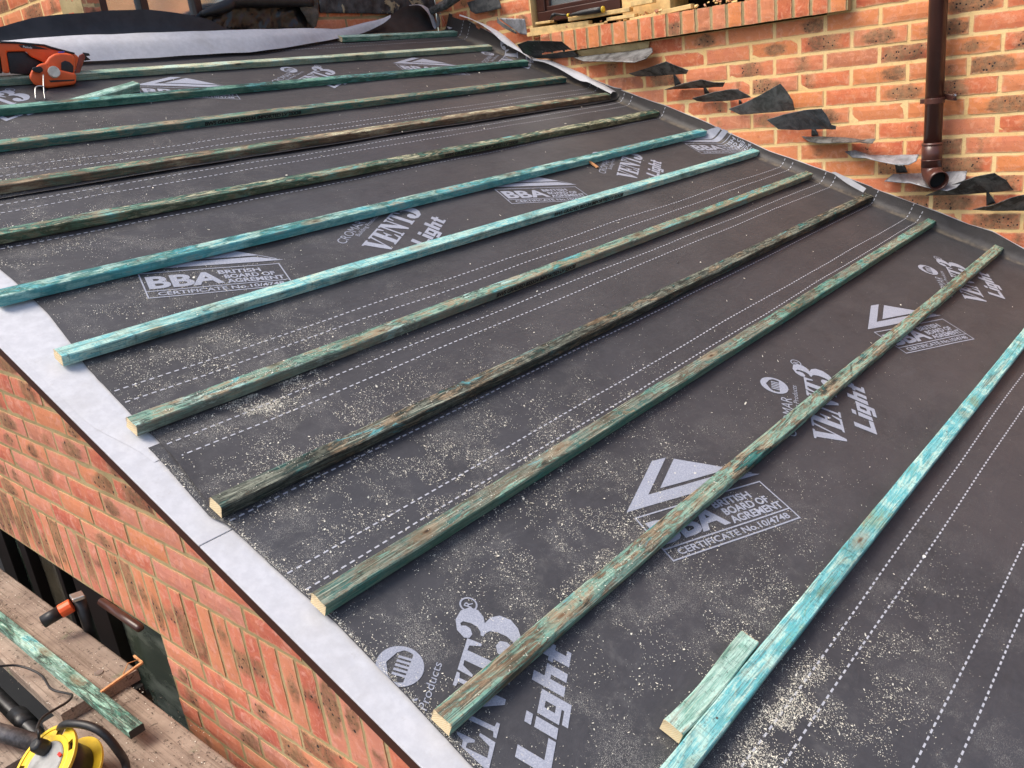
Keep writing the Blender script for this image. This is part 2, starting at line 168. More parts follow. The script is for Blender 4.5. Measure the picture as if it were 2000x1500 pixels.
def mat_membrane(name, base, seed=0):
    t = NT(name); c = t.mapping(t.co(), loc=(seed, seed*.7, 0))
    n1 = t.noise(c, 3.2, 6, .62); n2 = t.noise(c, 90, 4, .7)
    k = t.mix(t.ss(n1, .32, .7), tuple(x*.84 for x in base), tuple(x*1.16 for x in base))
    k = t.mix(t.ss(n2, .35, .75, 0, .5), k, tuple(x*1.35 for x in base))
    # pale scuffs and chalk dust smears with shapes of their own
    sc1 = t.noise(t.mapping(c, (5, 22, 22), rot=(0, 0, .5)), 1.6, 6, .7, .6)
    k = t.mix(t.ss(sc1, .68, .86, 0, .5), k, (.26, .25, .255))
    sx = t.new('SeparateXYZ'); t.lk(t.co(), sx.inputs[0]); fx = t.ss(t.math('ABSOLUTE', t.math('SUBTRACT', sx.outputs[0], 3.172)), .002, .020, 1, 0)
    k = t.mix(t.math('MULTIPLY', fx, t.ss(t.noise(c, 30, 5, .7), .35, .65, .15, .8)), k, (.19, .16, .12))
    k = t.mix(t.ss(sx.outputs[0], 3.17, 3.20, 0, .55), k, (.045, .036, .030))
    k = t.mix(t.ss(t.noise(t.mapping(c, (1, 2.4, 2.4), rot=(0, 0, .3)), 7, 7, .72, .8), .50, .8, 0, .32), k, tuple(x*1.9 for x in base))
    k = t.mix(t.ss(t.noise(t.mapping(c, (1, 1, 1), loc=(5, 5, 5)), 11, 6, .7, .5), .56, .76, 0, .5), k, tuple(x*.55 for x in base))
    # fine dust
    d = t.vor(t.mapping(c, (1, 1, 1)), 420, out='Distance'); dm = t.noise(c, 2.1, 5, .7)
    dust = t.math('MULTIPLY', t.ss(d, .07, .17, 1, 0), t.ss(dm, .56, .72))
    k = t.mix(t.math('MULTIPLY', dust, .6), k, (.5, .49, .45))
    lx = t.ss(sx.outputs[0], 0, 1.5, 1, .12)
    d2 = t.vor(c, 760); pw = t.math('MULTIPLY', t.ss(d2, .16, .34, 1, 0), t.math('MULTIPLY', lx, t.ss(t.noise(t.mapping(c, loc=(2, 8, 1)), 6.5, 7, .78, .4), .47, .62)))
    k = t.mix(t.math('MULTIPLY', pw, .95), k, (.80, .77, .68))
    pz = t.math('MULTIPLY', lx, t.ss(t.noise(t.mapping(c, loc=(9, 1, 1)), 9, 8, .8, .3), .54, .72)); k = t.mix(t.math('MULTIPLY', pz, .16), k, (.36, .35, .33))
    # woven texture
    wv = t.noise(c, 600, 2, .5)
    wr = t.noise(t.mapping(c, (2.5, 7, 7)), 2.2, 5, .6, 1.2)
    nm = t.bump(wv, .35, .0006); nm = t.bump(wr, .22, .012, nm)
    return t.fin(k, t.ss(n1, .2, .8, .62, .5), 0, nm, .45)

def mat_print():
    t = NT('membrane_print_ink'); c = t.co()
    n = t.noise(c, 420, 3, .6); n2 = t.noise(c, 9, 5, .7)
    k = t.mix(t.ss(n, .42, .62), (.30, .32, .39), (.40, .42, .49))
    k = t.mix(t.ss(n2, .4, .8, 0, .4), k, (.22, .23, .275))
    return t.fin(k, .65, 0, t.bump(n, .3, .0005), .3)

def mat_fleece():
    t = NT('white_fleece'); c = t.co()
    n = t.noise(c, 45, 6, .65); n2 = t.noise(c, 7, 5, .65)
    k = t.mix(t.ss(n, .35, .7), (.51, .515, .55), (.58, .585, .62))
    k = t.mix(t.ss(n2, .45, .8, 0, .45), k, (.40, .39, .38))
    k = t.mix(t.ss(t.noise(c, 20, 7, .8), .58, .72, 0, .35), k, (.36, .34, .32))
    k = t.mix(t.ss(t.noise(c, 160, 4, .7), .66, .78, 0, .3), k, (.42, .41, .4))
    return t.fin(k, .85, 0, t.bump(n, .3, .002), .2)

PAL = {
 'tq': (.12, .45, .49), 'blue': (.06, .34, .45), 'pale': (.48, .68, .59), 'green': (.05, .20, .145), 'teal': (.022, .145, .13),
 'olive': (.12, .135, .07), 'brown': (.15, .10, .065), 'tan': (.34, .245, .155), 'grey': (.23, .24, .19), 'dark': (.022, .024, .02), 'cream': (.62, .6, .40), 'mint': (.20, .40, .32)}
def mat_batten(i, cols, knots, dark=.3, front=None, seed=None, grain=.5):
    """cols: the stain colours in order; knots: (x, side) in batten coordinates"""
    t = NT('batten_wood'); seed = i*3.7 if seed is None else seed
    c0 = t.co(); c = t.mapping(c0, loc=(seed*2.1, seed, seed*.3))
    # warp the grain round each knot
    warp = None; knot = None
    for kx, ky in knots:
        q = t.mapping(c0, (1, 3.2, 3.2), loc=(-kx, -ky*3.2, -.02*3.2))
        ln = t.new('VectorMath', operation='LENGTH'); t.lk(q, ln.inputs[0]); d = ln.outputs['Value']
        wq = t.ss(d, .0, .085, 1, 0); kq = d
        warp = wq if warp is None else t.math('MAXIMUM', warp, wq)
        knot = kq if knot is None else t.math('MINIMUM', knot, kq)
    gv = t.mapping(c, (2.2, 75, 75))
    if warp is not None:
        cb = t.new('CombineXYZ'); t.lk(t.math('MULTIPLY', warp, 4.2), cb.inputs[1]); t.lk(t.math('MULTIPLY', warp, 1.5), cb.inputs[0])
        va = t.new('VectorMath', operation='ADD'); t.lk(gv, va.inputs[0]); t.lk(cb.outputs[0], va.inputs[1]); gv = va.outputs[0]
    g = t.noise(gv, 1.0, 5, .65, .9)                                      # fibres
    gs = t.noise(t.mapping(c, (9, 420, 420)), 1.0, 4, .7, .3)             # fine fibres
    a = t.noise(t.mapping(c, (2.8, 14, 14)), 1.1, 8, .72, 1.6)            # stain patches
    b = t.noise(t.mapping(c, (9, 45, 45), loc=(7, 3, 1)), 1.0, 7, .75, 1.3)
    L_ = t.noise(t.mapping(c, (3.4, 5, 5), loc=(2, 31, 6)), 1.0, 3, .55, 1.2)
    mixv = t.math('ADD', t.math('MULTIPLY', a, .34), t.math('ADD', t.math('MULTIPLY', b, .28), t.math('MULTIPLY', L_, .38)))
    n = len(cols); stops = [(.385+.23*j/(n-1), PAL[q]) for j, q in enumerate(cols)]
    k = t.ramp(mixv, stops)
    lo_c = tuple(x*.3 for x in PAL[cols[-1]])
    k = t.mix(t.ss(t.noise(t.mapping(c, (6, 24, 24), loc=(17, 5, 9)), 1.0, 5, .7, 1.4), .54, .62, 0, .8), k, PAL[cols[len(cols)//2]])
    k = t.mix(t.ss(g, .5, .68, 0, .6*grain+.3), k, lo_c)
    k = t.mix(t.ss(g, .46, .3, 0, .5*grain), k, (.52, .56, .42))
    k = t.mix(t.ss(gs, .5, .68, 0, .65), k, (.04, .045, .035))
    k = t.mix(t.ss(gs, .48, .3, 0, .55), k, (.62, .66, .52))
    # broad saw marks across the face
    k = t.mix(t.ss(t.noise(t.mapping(c, (190, 18, 18), rot=(0, 0, .5)), 1.0, 3, .6), .55, .72, 0, .35), k, (.04, .05, .04))
    dk = t.noise(t.mapping(c, (4.5, 22, 22), loc=(3, 9, 2)), 1.0, 8, .75, 2.2)
    k = t.mix(t.ss(dk, .62-.3*dark, .74-.25*dark, 0, .9), k, PAL['dark'])
    tqn = t.noise(t.mapping(c, (5, 30, 30), loc=(13, 2, 5)), 1.0, 6, .7, 1.8)
    k = t.mix(t.ss(tqn, .60, .72, 0, .75), k, PAL[cols[0]])
    fd = t.noise(c, 170, 6, .8)
    k = t.mix(t.ss(fd, .54, .68, 0, .75), k, (.03, .035, .03))
    k = t.mix(t.ss(t.noise(c, 300, 4, .85), .63, .74, 0, .85), k, (.62, .60, .48))
    if knot is not None:
        kr = t.math('SINE', t.math('MULTIPLY', t.math('ADD', knot, t.math('MULTIPLY', g, .01)), 900))
        kc = t.mix(t.ss(kr, -1, 1), (.16, .075, .035), (.035, .02, .013))
        k = t.mix(t.ss(t.math('ADD', knot, t.math('MULTIPLY', g, .05)), .045, .085, .5, 0), k, PAL['tan'])
        k = t.mix(t.ss(t.math('ADD', knot, t.math('MULTIPLY', b, .022)), .020, .031, .95, 0), k, kc)
    hs = t.new('HueSaturation', i_Saturation=1.03, i_Value=1.08); t.lk(k, hs.inputs['Color']); k = hs.outputs[0]
    lowf = t.noise(t.mapping(c, (5, 9, 9), loc=(21, 4, 2)), 1.0, 5, .6, 1.0); k = t.mix(t.ss(lowf, .50, .68, 0, .6), k, t.mix(1.0, k, (.32, .30, .26), 'MULTIPLY'))
    if front:                       # the sawn face towards the eaves is mixed towards a second colour
        gn = t.new('NewGeometry'); sp = t.new('SeparateXYZ'); vt = t.new('VectorTransform', vector_type='NORMAL', convert_from='WORLD', convert_to='OBJECT')
        t.lk(gn.outputs['True Normal'], vt.inputs[0]); t.lk(vt.outputs[0], sp.inputs[0])
        k = t.mix(t.ss(sp.outputs[1], -.5, -.8, 0, .5), k, PAL[front])
    h = t.math('ADD', t.math('MULTIPLY', g, .6), t.math('ADD', t.math('MULTIPLY', gs, .3), t.math('MULTIPLY', fd, .25)))
    return t.fin(k, .72, 0, t.bump(h, .75, .0016), .3)

def mat_endgrain():
    t = NT('cut_end_wood'); c = t.co()
    q = t.mapping(c, (1, 1, 1), loc=(0, .03, .05)); ln = t.new('VectorMath', operation='LENGTH'); t.lk(t.mapping(q, (0, 1, 1)), ln.inputs[0])
    r = t.math('SINE', t.math('MULTIPLY', ln.outputs['Value'], 1900)); n = t.noise(c, 300, 4, .6)
    k = t.mix(t.ss(r, -1, 1, .1, .9), (.80, .66, .42), (.62, .46, .26)); k = t.mix(t.ss(n, .4, .75, 0, .6), k, (.7, .62, .44))
    return t.fin(k, .8, 0, t.bump(n, .5, .001), .2)

def mat_brick(name, warm=1.0, shade=1.0, pink=1.0):
    t = NT(name); c = t.co()
    at = t.new('Attribute', attribute_name='bk'); sp = t.new('SeparateColor'); t.lk(at.outputs['Color'], sp.inputs[0])
    rid, u, v = sp.outputs[0], sp.outputs[1], sp.outputs[2]; br = at.outputs['Alpha']
    cb = t.new('CombineXYZ'); 
    for j, mul in enumerate((37., 91., 53.)): t.lk(t.math('MULTIPLY', rid, mul), cb.inputs[j])
    va = t.new('VectorMath', operation='ADD'); t.lk(c, va.inputs[0]); t.lk(cb.outputs[0], va.inputs[1]); q = va.outputs[0]
    r2 = t.math('FRACT', t.math('MULTIPLY', rid, 17.31)); r3 = t.math('FRACT', t.math('MULTIPLY', rid, 71.7)); r4 = t.math('FRACT', t.math('MULTIPLY', rid, 131.9))
    base = t.ramp(r2, [(0, (.50*shade, .115*shade, .06*shade)), (.3, (.66*shade, .19*shade, .09*shade)), (.55, (.62*shade, .24*shade, .14*shade)), (.85, (.70*shade, .25*shade, .09*shade)), (1, (.46*shade, .18*shade, .11*shade))])
    n1 = t.noise(q, 14, 6, .65, .5)
    k = t.mix(t.ss(n1, .35, .7), base, t.mix(.55, base, (.74*shade, .26*shade, .11*shade)))
    k = t.mix(t.ss(t.noise(q, 28, 7, .75, .8), .48, .66, 0, .7), k, (.76*shade, .36*shade, .22*shade))
    k = t.mix(t.ss(t.noise(q, 40, 7, .8, .4), .55, .7, 0, .55), k, (.42*shade, .09*shade, .05*shade))
    k = t.mix(1.0, k, (1.02, 1.0*pink**.4, 1.0*pink**1.6), 'MULTIPLY') if pink != 1.0 else k
    # burnt brown patch, in the middle or at one side of the brick
    cen = t.math('ADD', t.math('MULTIPLY', r3, .7), .15)
    du = t.math('ABSOLUTE', t.math('SUBTRACT', u, cen)); dv = t.math('ABSOLUTE', t.math('SUBTRACT', v, .45))
    wd = t.math('ADD', t.math('MULTIPLY', r4, .5), .04)
    pn = t.noise(q, 22, 5, .6, .4)
    e = t.math('ADD', t.math('SUBTRACT', du, wd), t.math('ADD', t.math('MULTIPLY', t.math('MULTIPLY', t.ss(dv, .15, .5), t.math('GREATER_THAN', r2, .45)), .2), t.math('MULTIPLY', t.math('SUBTRACT', pn, .5), .45)))
    pm = t.math('MULTIPLY', t.ss(e, -.17, .07, 1, 0), br)
    brn = t.mix(t.ss(n1, .3, .7), (.17*shade, .095*shade, .055*shade), (.36*shade, .215*shade, .115*shade))
    k = t.mix(t.math('MULTIPLY', pm, t.ss(t.noise(q, 55, 6, .75), .35, .6, .55, .95)), k, brn)
    # black iron specks inside the burnt patches
    vd = t.vor(q, 62 if pink == 1.0 else 48); vs = t.noise(q, 17, 3, .6)
    sk = t.math('MULTIPLY', t.ss(t.math('ADD', vd, t.math('MULTIPLY', t.noise(q, 200, 2, .5), .12)), .24, .32, 1, 0), t.ss(vs, .41, .48)); sk = t.math('MULTIPLY', sk, t.ss(pm, .3, .7))
    vd2 = t.vor(q, 150); sk2 = t.math('MULTIPLY', t.ss(vd2, .17, .26, 1, 0), t.ss(t.noise(q, 30, 3, .6), .46, .56)); sk = t.math('MAXIMUM', sk, t.math('MULTIPLY', sk2, t.math('ADD', t.math('MULTIPLY', pm, .7), .25)))
    k = t.mix(sk, k, (.03, .026, .03))
    # mortar smears at the arrises
    eu = t.math('MINIMUM', u, t.math('SUBTRACT', 1.0, u)); ev = t.math('MINIMUM', v, t.math('SUBTRACT', 1.0, v))
    ed = t.math('MINIMUM', t.math('MULTIPLY', eu, 3.0), ev)
    sm = t.math('ADD', t.math('MULTIPLY', ed, 2.2), t.math('SUBTRACT', t.noise(q, 45, 6, .7), .5))
    k = t.mix(t.ss(sm, -.02, .22, .65, 0), k, (.66*shade, .40*shade, .22*shade))
    k = t.mix(t.ss(t.noise(q, 9, 5, .7), .66, .8, 0, .55), k, (.72, .56, .42))
    g = t.noise(q, 240, 4, .7); h = t.math('ADD', t.math('MULTIPLY', g, .35), t.math('ADD', t.math('MULTIPLY', n1, .8), t.math('MULTIPLY', sk, -.8)))
    return t.fin(k, .85, 0, t.bump(h, .5, .002), .25)

def mat_mortar(name, a, b):
    t = NT(name); c = t.co(); n = t.noise(c, 130, 5, .7); n2 = t.noise(c, 6, 5, .6)
    k = t.mix(t.ss(n2, .35, .7), a, b); k = t.mix(t.ss(n, .5, .75, 0, .5), k, tuple(x*.6 for x in a))
    return t.fin(k, .92, 0, t.bump(n, .7, .003), .15)

def mat_board():
    t = NT('scaffold_board_wood'); c = t.co()
    g = t.noise(t.mapping(c, (150, 3, 150)), 1, 5, .6, .5); n = t.noise(c, 5, 6, .65); d = t.noise(c, 55, 6, .75)
    k = t.mix(t.ss(n, .35, .7), (.27, .205, .165), (.42, .335, .27)); k = t.mix(t.ss(g, .45, .7, 0, .6), k, (.13, .09, .065))
    k = t.mix(t.ss(d, .57, .65, 0, .9), k, (.04, .03, .025)); k = t.mix(t.ss(t.noise(c, 110, 4, .7), .66, .74, 0, .6), k, (.5, .42, .32))
    gr = t.noise(t.mapping(c, loc=(4, 2, 0)), 7, 4, .6); k = t.mix(t.ss(gr, .6, .75, 0, .6), k, (.17, .24, .12))
    return t.fin(k, .85, 0, t.bump(t.math('ADD', g, d), .6, .003), .2)

def mat_glass(name, col, refl, metal=0):
    t = NT(name); c = t.co(); n = t.noise(t.mapping(c, (1.5, 1.5, 4)), 3, 5, .6)
    k = t.mix(t.ss(n, .35, .7), col, refl)  # reflection painted in as a second, mottled colour
    return t.fin(k, .12, metal, None, .8)

def mat_lead(name='lead_sheet', a=(.055, .057, .055), b=(.14, .145, .145), rough=.55, metal=.35):
    t = NT(name); c = t.co(); n = t.noise(c, 16, 6, .7, .6); n2 = t.noise(c, 70, 5, .7)
    k = t.mix(t.ss(n, .36, .64), a, b); k = t.mix(t.ss(n2, .58, .75, 0, .55), k, (.34, .34, .33)); k = t.mix(t.ss(t.noise(c, 35, 5, .7), .66, .76, 0, .5), k, (.42, .4, .35))
    return t.fin(k, rough, metal, t.bump(n, .4, .006), .5)

M_sheet = [mat_membrane('roofing_membrane', cc, i*4.3) for i, cc in enumerate(((.048, .0475, .053), (.054, .0515, .055), (.062, .057, .058)))]
M_sheetd = plain('membrane_face_dark', (.028, .028, .03), .5, 0, .3, 14, .4)
M_print = mat_print(); M_fleece = mat_fleece()
M_end = mat_endgrain()
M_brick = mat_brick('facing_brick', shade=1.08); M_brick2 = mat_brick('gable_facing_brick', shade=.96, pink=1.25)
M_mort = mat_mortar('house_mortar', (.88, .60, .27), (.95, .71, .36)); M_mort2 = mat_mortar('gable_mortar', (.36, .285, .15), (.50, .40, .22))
M_brown = plain('brown_upvc', (.055, .020, .014), .32, 0, .12, 9, .08, .5)
M_brownd = plain('dark_brown_frame', (.012, .006, .005), .45, 0, .15, 9, .08, .5)
M_pipe = plain('brown_pipe_plastic', (.085, .032, .024), .28, 0, .15, 12, .05, .5)
M_lead = mat_lead(a=(.035, .036, .034), b=(.18, .18, .172), rough=.6, metal=.1); M_leadl = mat_lead('lead_bright', (.17, .175, .19), (.33, .34, .37), .5, .2)
M_leadm = mat_lead('lead_mid', (.06, .06, .06), (.22, .22, .22), .5, .2)
M_black = plain('black_rubber', (.016, .016, .018), .45, 0, .3, 40, .2)
M_blackgl = plain('black_plastic_sheeting', (.02, .02, .02), .28, 0, .4, 20, .5, .6)
M_board = mat_board()
M_glass = mat_glass('window_glass_sky_reflection', (.74, .80, .76), (.95, .96, .95), .85); M_glassd = mat_glass('window_glass_dark', (.02, .03, .022), (.10, .14, .10))  # pale pane: whites painted in for the reflected sky
M_glassg = mat_glass('window_glass_green_reflection', (.06, .08, .06), (.26, .29, .24)); M_glassb = mat_glass('window_glass_brick_reflection', (.10, .085, .06), (.17, .15, .115))  # green and brick brown paint what these panes reflect
M_glassm = mat_glass('window_glass_grey', (.45, .50, .50), (.72, .78, .80), .7)
M_orange = plain('orange_tool_plastic', (.88, .13, .03), .42, 0, .06, 20, .05)
M_steel = plain('steel', (.5, .5, .48), .35, .9, .2, 30, .1)
M_steeld = plain('weathered_nail', (.16, .15, .13), .5, .6)
M_yellow = plain('yellow_reel_plastic', (.82, .55, .03), .35, 0, .08, 20, .08, dirt=(.4, .3, .12))
M_greyp = plain('grey_socket_plate', (.36, .36, .35), .4, 0, .1, 40, .1, dirt=(.15, .14, .12))
M_tubed = plain('dusty_scaffold_tube', (.13, .125, .13), .5, .5, .4, 40, .3, dirt=(.4, .38, .34)); M_tube = plain('dark_scaffold_tube', (.05, .052, .056), .4, .5, .4, 25, .3)
M_timber = plain('raw_timber', (.80, .55, .24), .8, 0, .18, 25, .4, dirt=(.55, .36, .16)); M_splint = plain('splinter_wood', (.62, .30, .13), .7, 0, .25, 60, .4)
M_chip = plain('sawdust_chip', (.88, .83, .70), .85, 0, .15, 200, .1)
M_ground = plain('ground_dirt', (.004, .004, .0035), .95, 0, .4, 4, .4)
M_ink = plain('black_stamp_ink', (.012, .012, .012), .8, 0, .3, 200, .1); M_white = plain('white_plastic', (.75, .74, .7), .4)
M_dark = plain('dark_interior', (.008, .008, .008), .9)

# ------------------------------------------------------------------ ground
tag(MB().add([(-40, -40, -2.6), (40, -40, -2.6), (40, 40, -2.6), (-40, 40, -2.6)], [(0, 1, 2, 3)]).build('ground', M_ground), 'dark earth ground far below the scaffold', kind='structure')

# ------------------------------------------------------------------ brick walls
def brick_mesh(rects, frame, depth=.10, name='wall', mats=None, parent=None, recess=.004, seed=1, mortar_polys=None, clip=None):
    """rects: (a0, b0, a1, b1, vertical) brick faces in wall coordinates; frame(a, b, d) -> world, d outwards"""
    r = random.Random(seed); V = []; F = []; C = []; MI = []; PB = .88 if seed == 21 else .12 if seed == 11 else .66
    for (a0, b0, a1, b1, vert) in rects:
        rid = r.random(); br = 1.0 if r.random() < (PB if vert or seed != 21 else .58) else 0.0
        j = lambda m=.0011: r.uniform(-m, m)
        o = r.uniform(-.0012, .0016); ch = .0035; base = len(V)
        na, nb = (6, 3) if not vert else (3, 6)
        grid = []
        for ib in range(nb+1):
            row = []
            for ia in range(na+1):
                fa, fb = ia/na, ib/nb
                edge = ia in (0, na) or ib in (0, nb)
                a = a0+(a1-a0)*fa; b = b0+(b1-b0)*fb
                if ia == 0: a += ch*.5+j(.0013)
                if ia == na: a -= ch*.5+j(.0013)
                if ib == 0: b += ch*.3+j(.0013)
                if ib == nb: b -= ch*.3+j(.0013)
                d = o-(ch*.55+abs(j(.001)) if edge else j(.0007))
                V.append(frame(a, b, d)); row.append(len(V)-1)
                C.append((rid, (fa if not vert else fb), (fb if not vert else fa), br))
            grid.append(row)
        for ib in range(nb):
            for ia in range(na): F.append((grid[ib][ia], grid[ib][ia+1], grid[ib+1][ia+1], grid[ib+1][ia])); MI.append(0)
        per = grid[0][:] + [grid[k][na] for k in range(1, nb+1)] + grid[nb][na-1::-1] + [grid[k][0] for k in range(nb-1, 0, -1)]
        bk = []
        for q in per:
            cc = C[q]; src = V[q]; 
            # position behind the face
            bk.append(len(V)); V.append(None); C.append(cc)
        # recompute back points via frame by moving along the outward normal
        n = Vector(frame(0, 0, 1))-Vector(frame(0, 0, 0))
        for q, bq in zip(per, bk): V[bq] = tuple(Vector(V[q])-n*.016)
        L = len(per)
        for k in range(L): F.append((per[k], bk[k], bk[(k+1) % L], per[(k+1) % L])); MI.append(0)
    for poly in mortar_polys:
        base = len(V)
        for a, b in poly: V.append(frame(a, b, -recess)); C.append((0, 0, 0, 0))
        for a, b in poly: V.append(frame(a, b, -depth)); C.append((0, 0, 0, 0))
        L = len(poly); F.append(tuple(range(base, base+L))); F.append(tuple(range(base+2*L-1, base+L-1, -1))); MI += [1, 1]
        for k in range(L): F.append((base+k, base+L+k, base+L+(k+1) % L, base+(k+1) % L)); MI.append(1)
    me = bpy.data.meshes.new(name); me.from_pydata(V, [], F); me.update()
    ca = me.color_attributes.new('bk', 'FLOAT_COLOR', 'POINT')
    ca.data.foreach_set('color', [x for c4 in C for x in c4])
    for m in mats: me.materials.append(m)
    me.polygons.foreach_set('material_index', MI)
    o = link(bpy.data.objects.new(name, me), parent)
    bm = bmesh.new(); bm.from_mesh(me); bmesh.ops.recalc_face_normals(bm, faces=bm.faces); bm.to_mesh(me); bm.free()
    return o
def stretcher(a0, a1, b0, b1, bed0, perp0, pitch=.225, course=.075, gap=.011, skip=None):
    out = []; k0 = math.floor((b0-bed0)/course); k = k0
    while bed0+k*course < b1:
        zb = bed0+k*course; off = perp0 + (pitch/2 if k % 2 else 0)
        m = math.floor((a0-off)/pitch)
        while off+m*pitch < a1:
            x0, x1 = max(a0, off+m*pitch+gap/2), min(a1, off+(m+1)*pitch-gap/2)
            y0, y1 = max(b0, zb+gap/2), min(b1, zb+course-gap/2)
            if x1-x0 > .012 and y1-y0 > .01:
                rs = [(x0, y0, x1, y1)]
                for (sa0, sb0, sa1, sb1) in (skip or []):
                    nr = []
                    for (p0, q0, p1, q1) in rs:
                        if p1 <= sa0 or p0 >= sa1 or q1 <= sb0 or q0 >= sb1: nr.append((p0, q0, p1, q1)); continue
                        if q0 < sb0-.008: nr.append((p0, q0, p1, sb0))
                        elif q1 > sb1+.008: nr.append((p0, sb1, p1, q1))
                        else:
                            if p0 < sa0-.01: nr.append((p0, q0, sa0, q1))
                            if p1 > sa1+.01: nr.append((sa1, q0, p1, q1))
                    rs = nr
                out += [(*q, False) for q in rs if q[2]-q[0] > .01 and q[3]-q[1] > .008]
            m += 1
        k += 1
    return out

house = thing('brick_house', 'house of red and brown mottled bricks with cream mortar and brown framed windows', 'house', loc=(3.2, 0, 0))
house_inv = Matrix.Translation((-3.2, 0, 0))
def child(o, p):
    o.parent = p; o.matrix_parent_inverse = Matrix.Translation(-p.location); return o
XW = 3.2
# right hand wall (faces -x): a = y, b = z
BED = .914
sk = [(.72, 1.085, 2.30, 1.9), (.60, .990, 2.26, 1.085)]
rr = stretcher(-1.6, 3.0, -.80, 2.3, BED, 1.176-.1125*0 - .0, skip=sk)
# phase: perpends of the course above z=.764 fall at 1.092, the next ones at 1.176 + n*.225
def yz(a, b, d): return (XW-d, a, b)
o = brick_mesh(rr, yz, .25, 'wall', [M_brick, M_mort], None, .0035, 3,
    [[(-1.6, -.8), (3.0, -.8), (3.0, .985), (-1.6, .985)], [(-1.6, .985), (.72, .985), (.72, 2.3), (-1.6, 2.3)], [(2.30, .985), (3.0, .985), (3.0, 2.3), (2.30, 2.3)]])
child(o, house)
# brick-on-edge sill, projecting
sill = []; y = .615; 
while y < 2.2: sill.append((y+.005, .990, y+.071, 1.090, True)); y += .0765
SX = XW-.05
def yz_s(a, b, d): return (SX-d, a, b)
o = brick_mesh(sill, yz_s, .2, 'window_sill', [M_brick, M_mort2], None, .005, 11, [[(.615, .991), (2.215, .991), (2.215, 1.087), (.615, 1.087)]]); child(o, house)
o['label'] = 'projecting sill of upright bricks under the windows'
# back wall (faces -y): a = x, b = z
YB = 3.0
def xz(a, b, d): return (a, YB-d, b)
bskip = [(1.235, 1.285, 2.0, 1.9)]
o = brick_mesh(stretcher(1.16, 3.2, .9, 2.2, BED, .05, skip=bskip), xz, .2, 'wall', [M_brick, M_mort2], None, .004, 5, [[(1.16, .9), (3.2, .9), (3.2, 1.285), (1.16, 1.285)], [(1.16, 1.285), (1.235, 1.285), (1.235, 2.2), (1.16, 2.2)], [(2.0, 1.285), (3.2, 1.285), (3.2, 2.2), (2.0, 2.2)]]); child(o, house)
def yz2(a, b, d): return (1.16-d, a, b)
o = brick_mesh(stretcher(3.0, 4.6, .9, 2.2, BED, .02), yz2, .05, 'wall', [M_brick, M_mort], None, .004, 6, [[(3.003, .9), (4.6, .9), (4.6, 2.2), (3.003, 2.2)]]); child(o, house)
def xz3(a, b, d): return (a, 4.55-d, b)
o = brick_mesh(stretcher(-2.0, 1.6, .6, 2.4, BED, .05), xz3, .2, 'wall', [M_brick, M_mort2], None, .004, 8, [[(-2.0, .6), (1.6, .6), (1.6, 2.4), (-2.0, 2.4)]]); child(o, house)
# eaves gutter and soffit far left
g0, g1 = T['gutter']
gt = MB().tube([(-1.5, 3.9, 1.62), (.6, 4.05, 1.60), (1.08, 4.1, 1.60)], .055, 16); o = gt.build('gutter', M_brown, None, True); child(o, house)
# windows of the house
def window_x(x, y0, y1, z0, z1, glass, name='window', fw=.055):     # in the plane x = const
    fr = MB().box((x-.03, y0, z0), (x+.04, y1, z0+fw)).box((x-.03, y0, z1-fw), (x+.04, y1, z1)).box((x-.03, y0, z0+fw), (x+.04, y0+fw, z1-fw)).box((x-.03, y1-fw, z0+fw), (x+.04, y1, z1-fw))
    wnd = fr.build(name, M_brown, None, bevel=.004); child(wnd, house)
    s2 = MB(); i0, i1, k0, k1 = y0+fw, y1-fw, z0+fw, z1-fw; b = .022
    s2.box((x-.018, i0, k0), (x+.02, i1, k0+b)).box((x-.018, i0, k1-b), (x+.02, i1, k1)).box((x-.018, i0, k0+b), (x+.02, i0+b, k1-b)).box((x-.018, i1-b, k0+b), (x+.02, i1, k1-b))
    s2.build('window_sash', M_brown, wnd, bevel=.003)
    MB().box((x, i0+b, k0+b), (x+.008, i1-b, k1-b)).build('pane', glass, wnd)
window_x(3.262, 1.76, 2.285, 1.150, 1.95, M_glassm)
window_x(3.262, .76, 1.46, 1.165, 1.95, M_glassm)
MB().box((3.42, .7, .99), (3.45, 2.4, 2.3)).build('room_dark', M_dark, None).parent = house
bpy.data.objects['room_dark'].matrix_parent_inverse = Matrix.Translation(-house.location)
# pier and packing between the two windows
child(MB().box((3.225, 1.475, 1.092), (3.40, 1.745, 2.3)).build('window_pier', M_timber, None, bevel=.004), house)
# back window
YG = 3.07
fr = MB().box((1.24, YG-.02, 1.285), (1.29, YG+.05, 1.95)).box((1.95, YG-.02, 1.285), (2.0, YG+.05, 1.95)).box((1.44, YG-.02, 1.285), (1.475, YG+.05, 1.95)).box((1.70, YG-.02, 1.285), (1.735, YG+.05, 1.95)).box((1.29, YG-.018, 1.287), (1.95, YG+.048, 1.325))
wnd = child(fr.build('window', M_brown, None, bevel=.004), house)
for a, b in ((1.29, 1.44), (1.475, 1.70), (1.735, 1.95)): MB().box((a, YG+.01, 1.325), (b, YG+.018, 1.95)).build('pane', M_glass, wnd)

# ------------------------------------------------------------------ lean-to extension: gable wall, fascia, window
ext = thing('brick_extension', 'brick lean-to extension with soldier course and dark window, under the battened roof', 'extension', loc=(.225, 1, -2.6))
XG = .225
ZT = -.348; ZB = -.572     # top and bottom of the soldier course
roof_z = lambda y: y*math.tan(TH)-.045
def yzg(a, b, d): return (XG-d, a, b)
rects = []
JY = 1.558                  # jamb of the opening
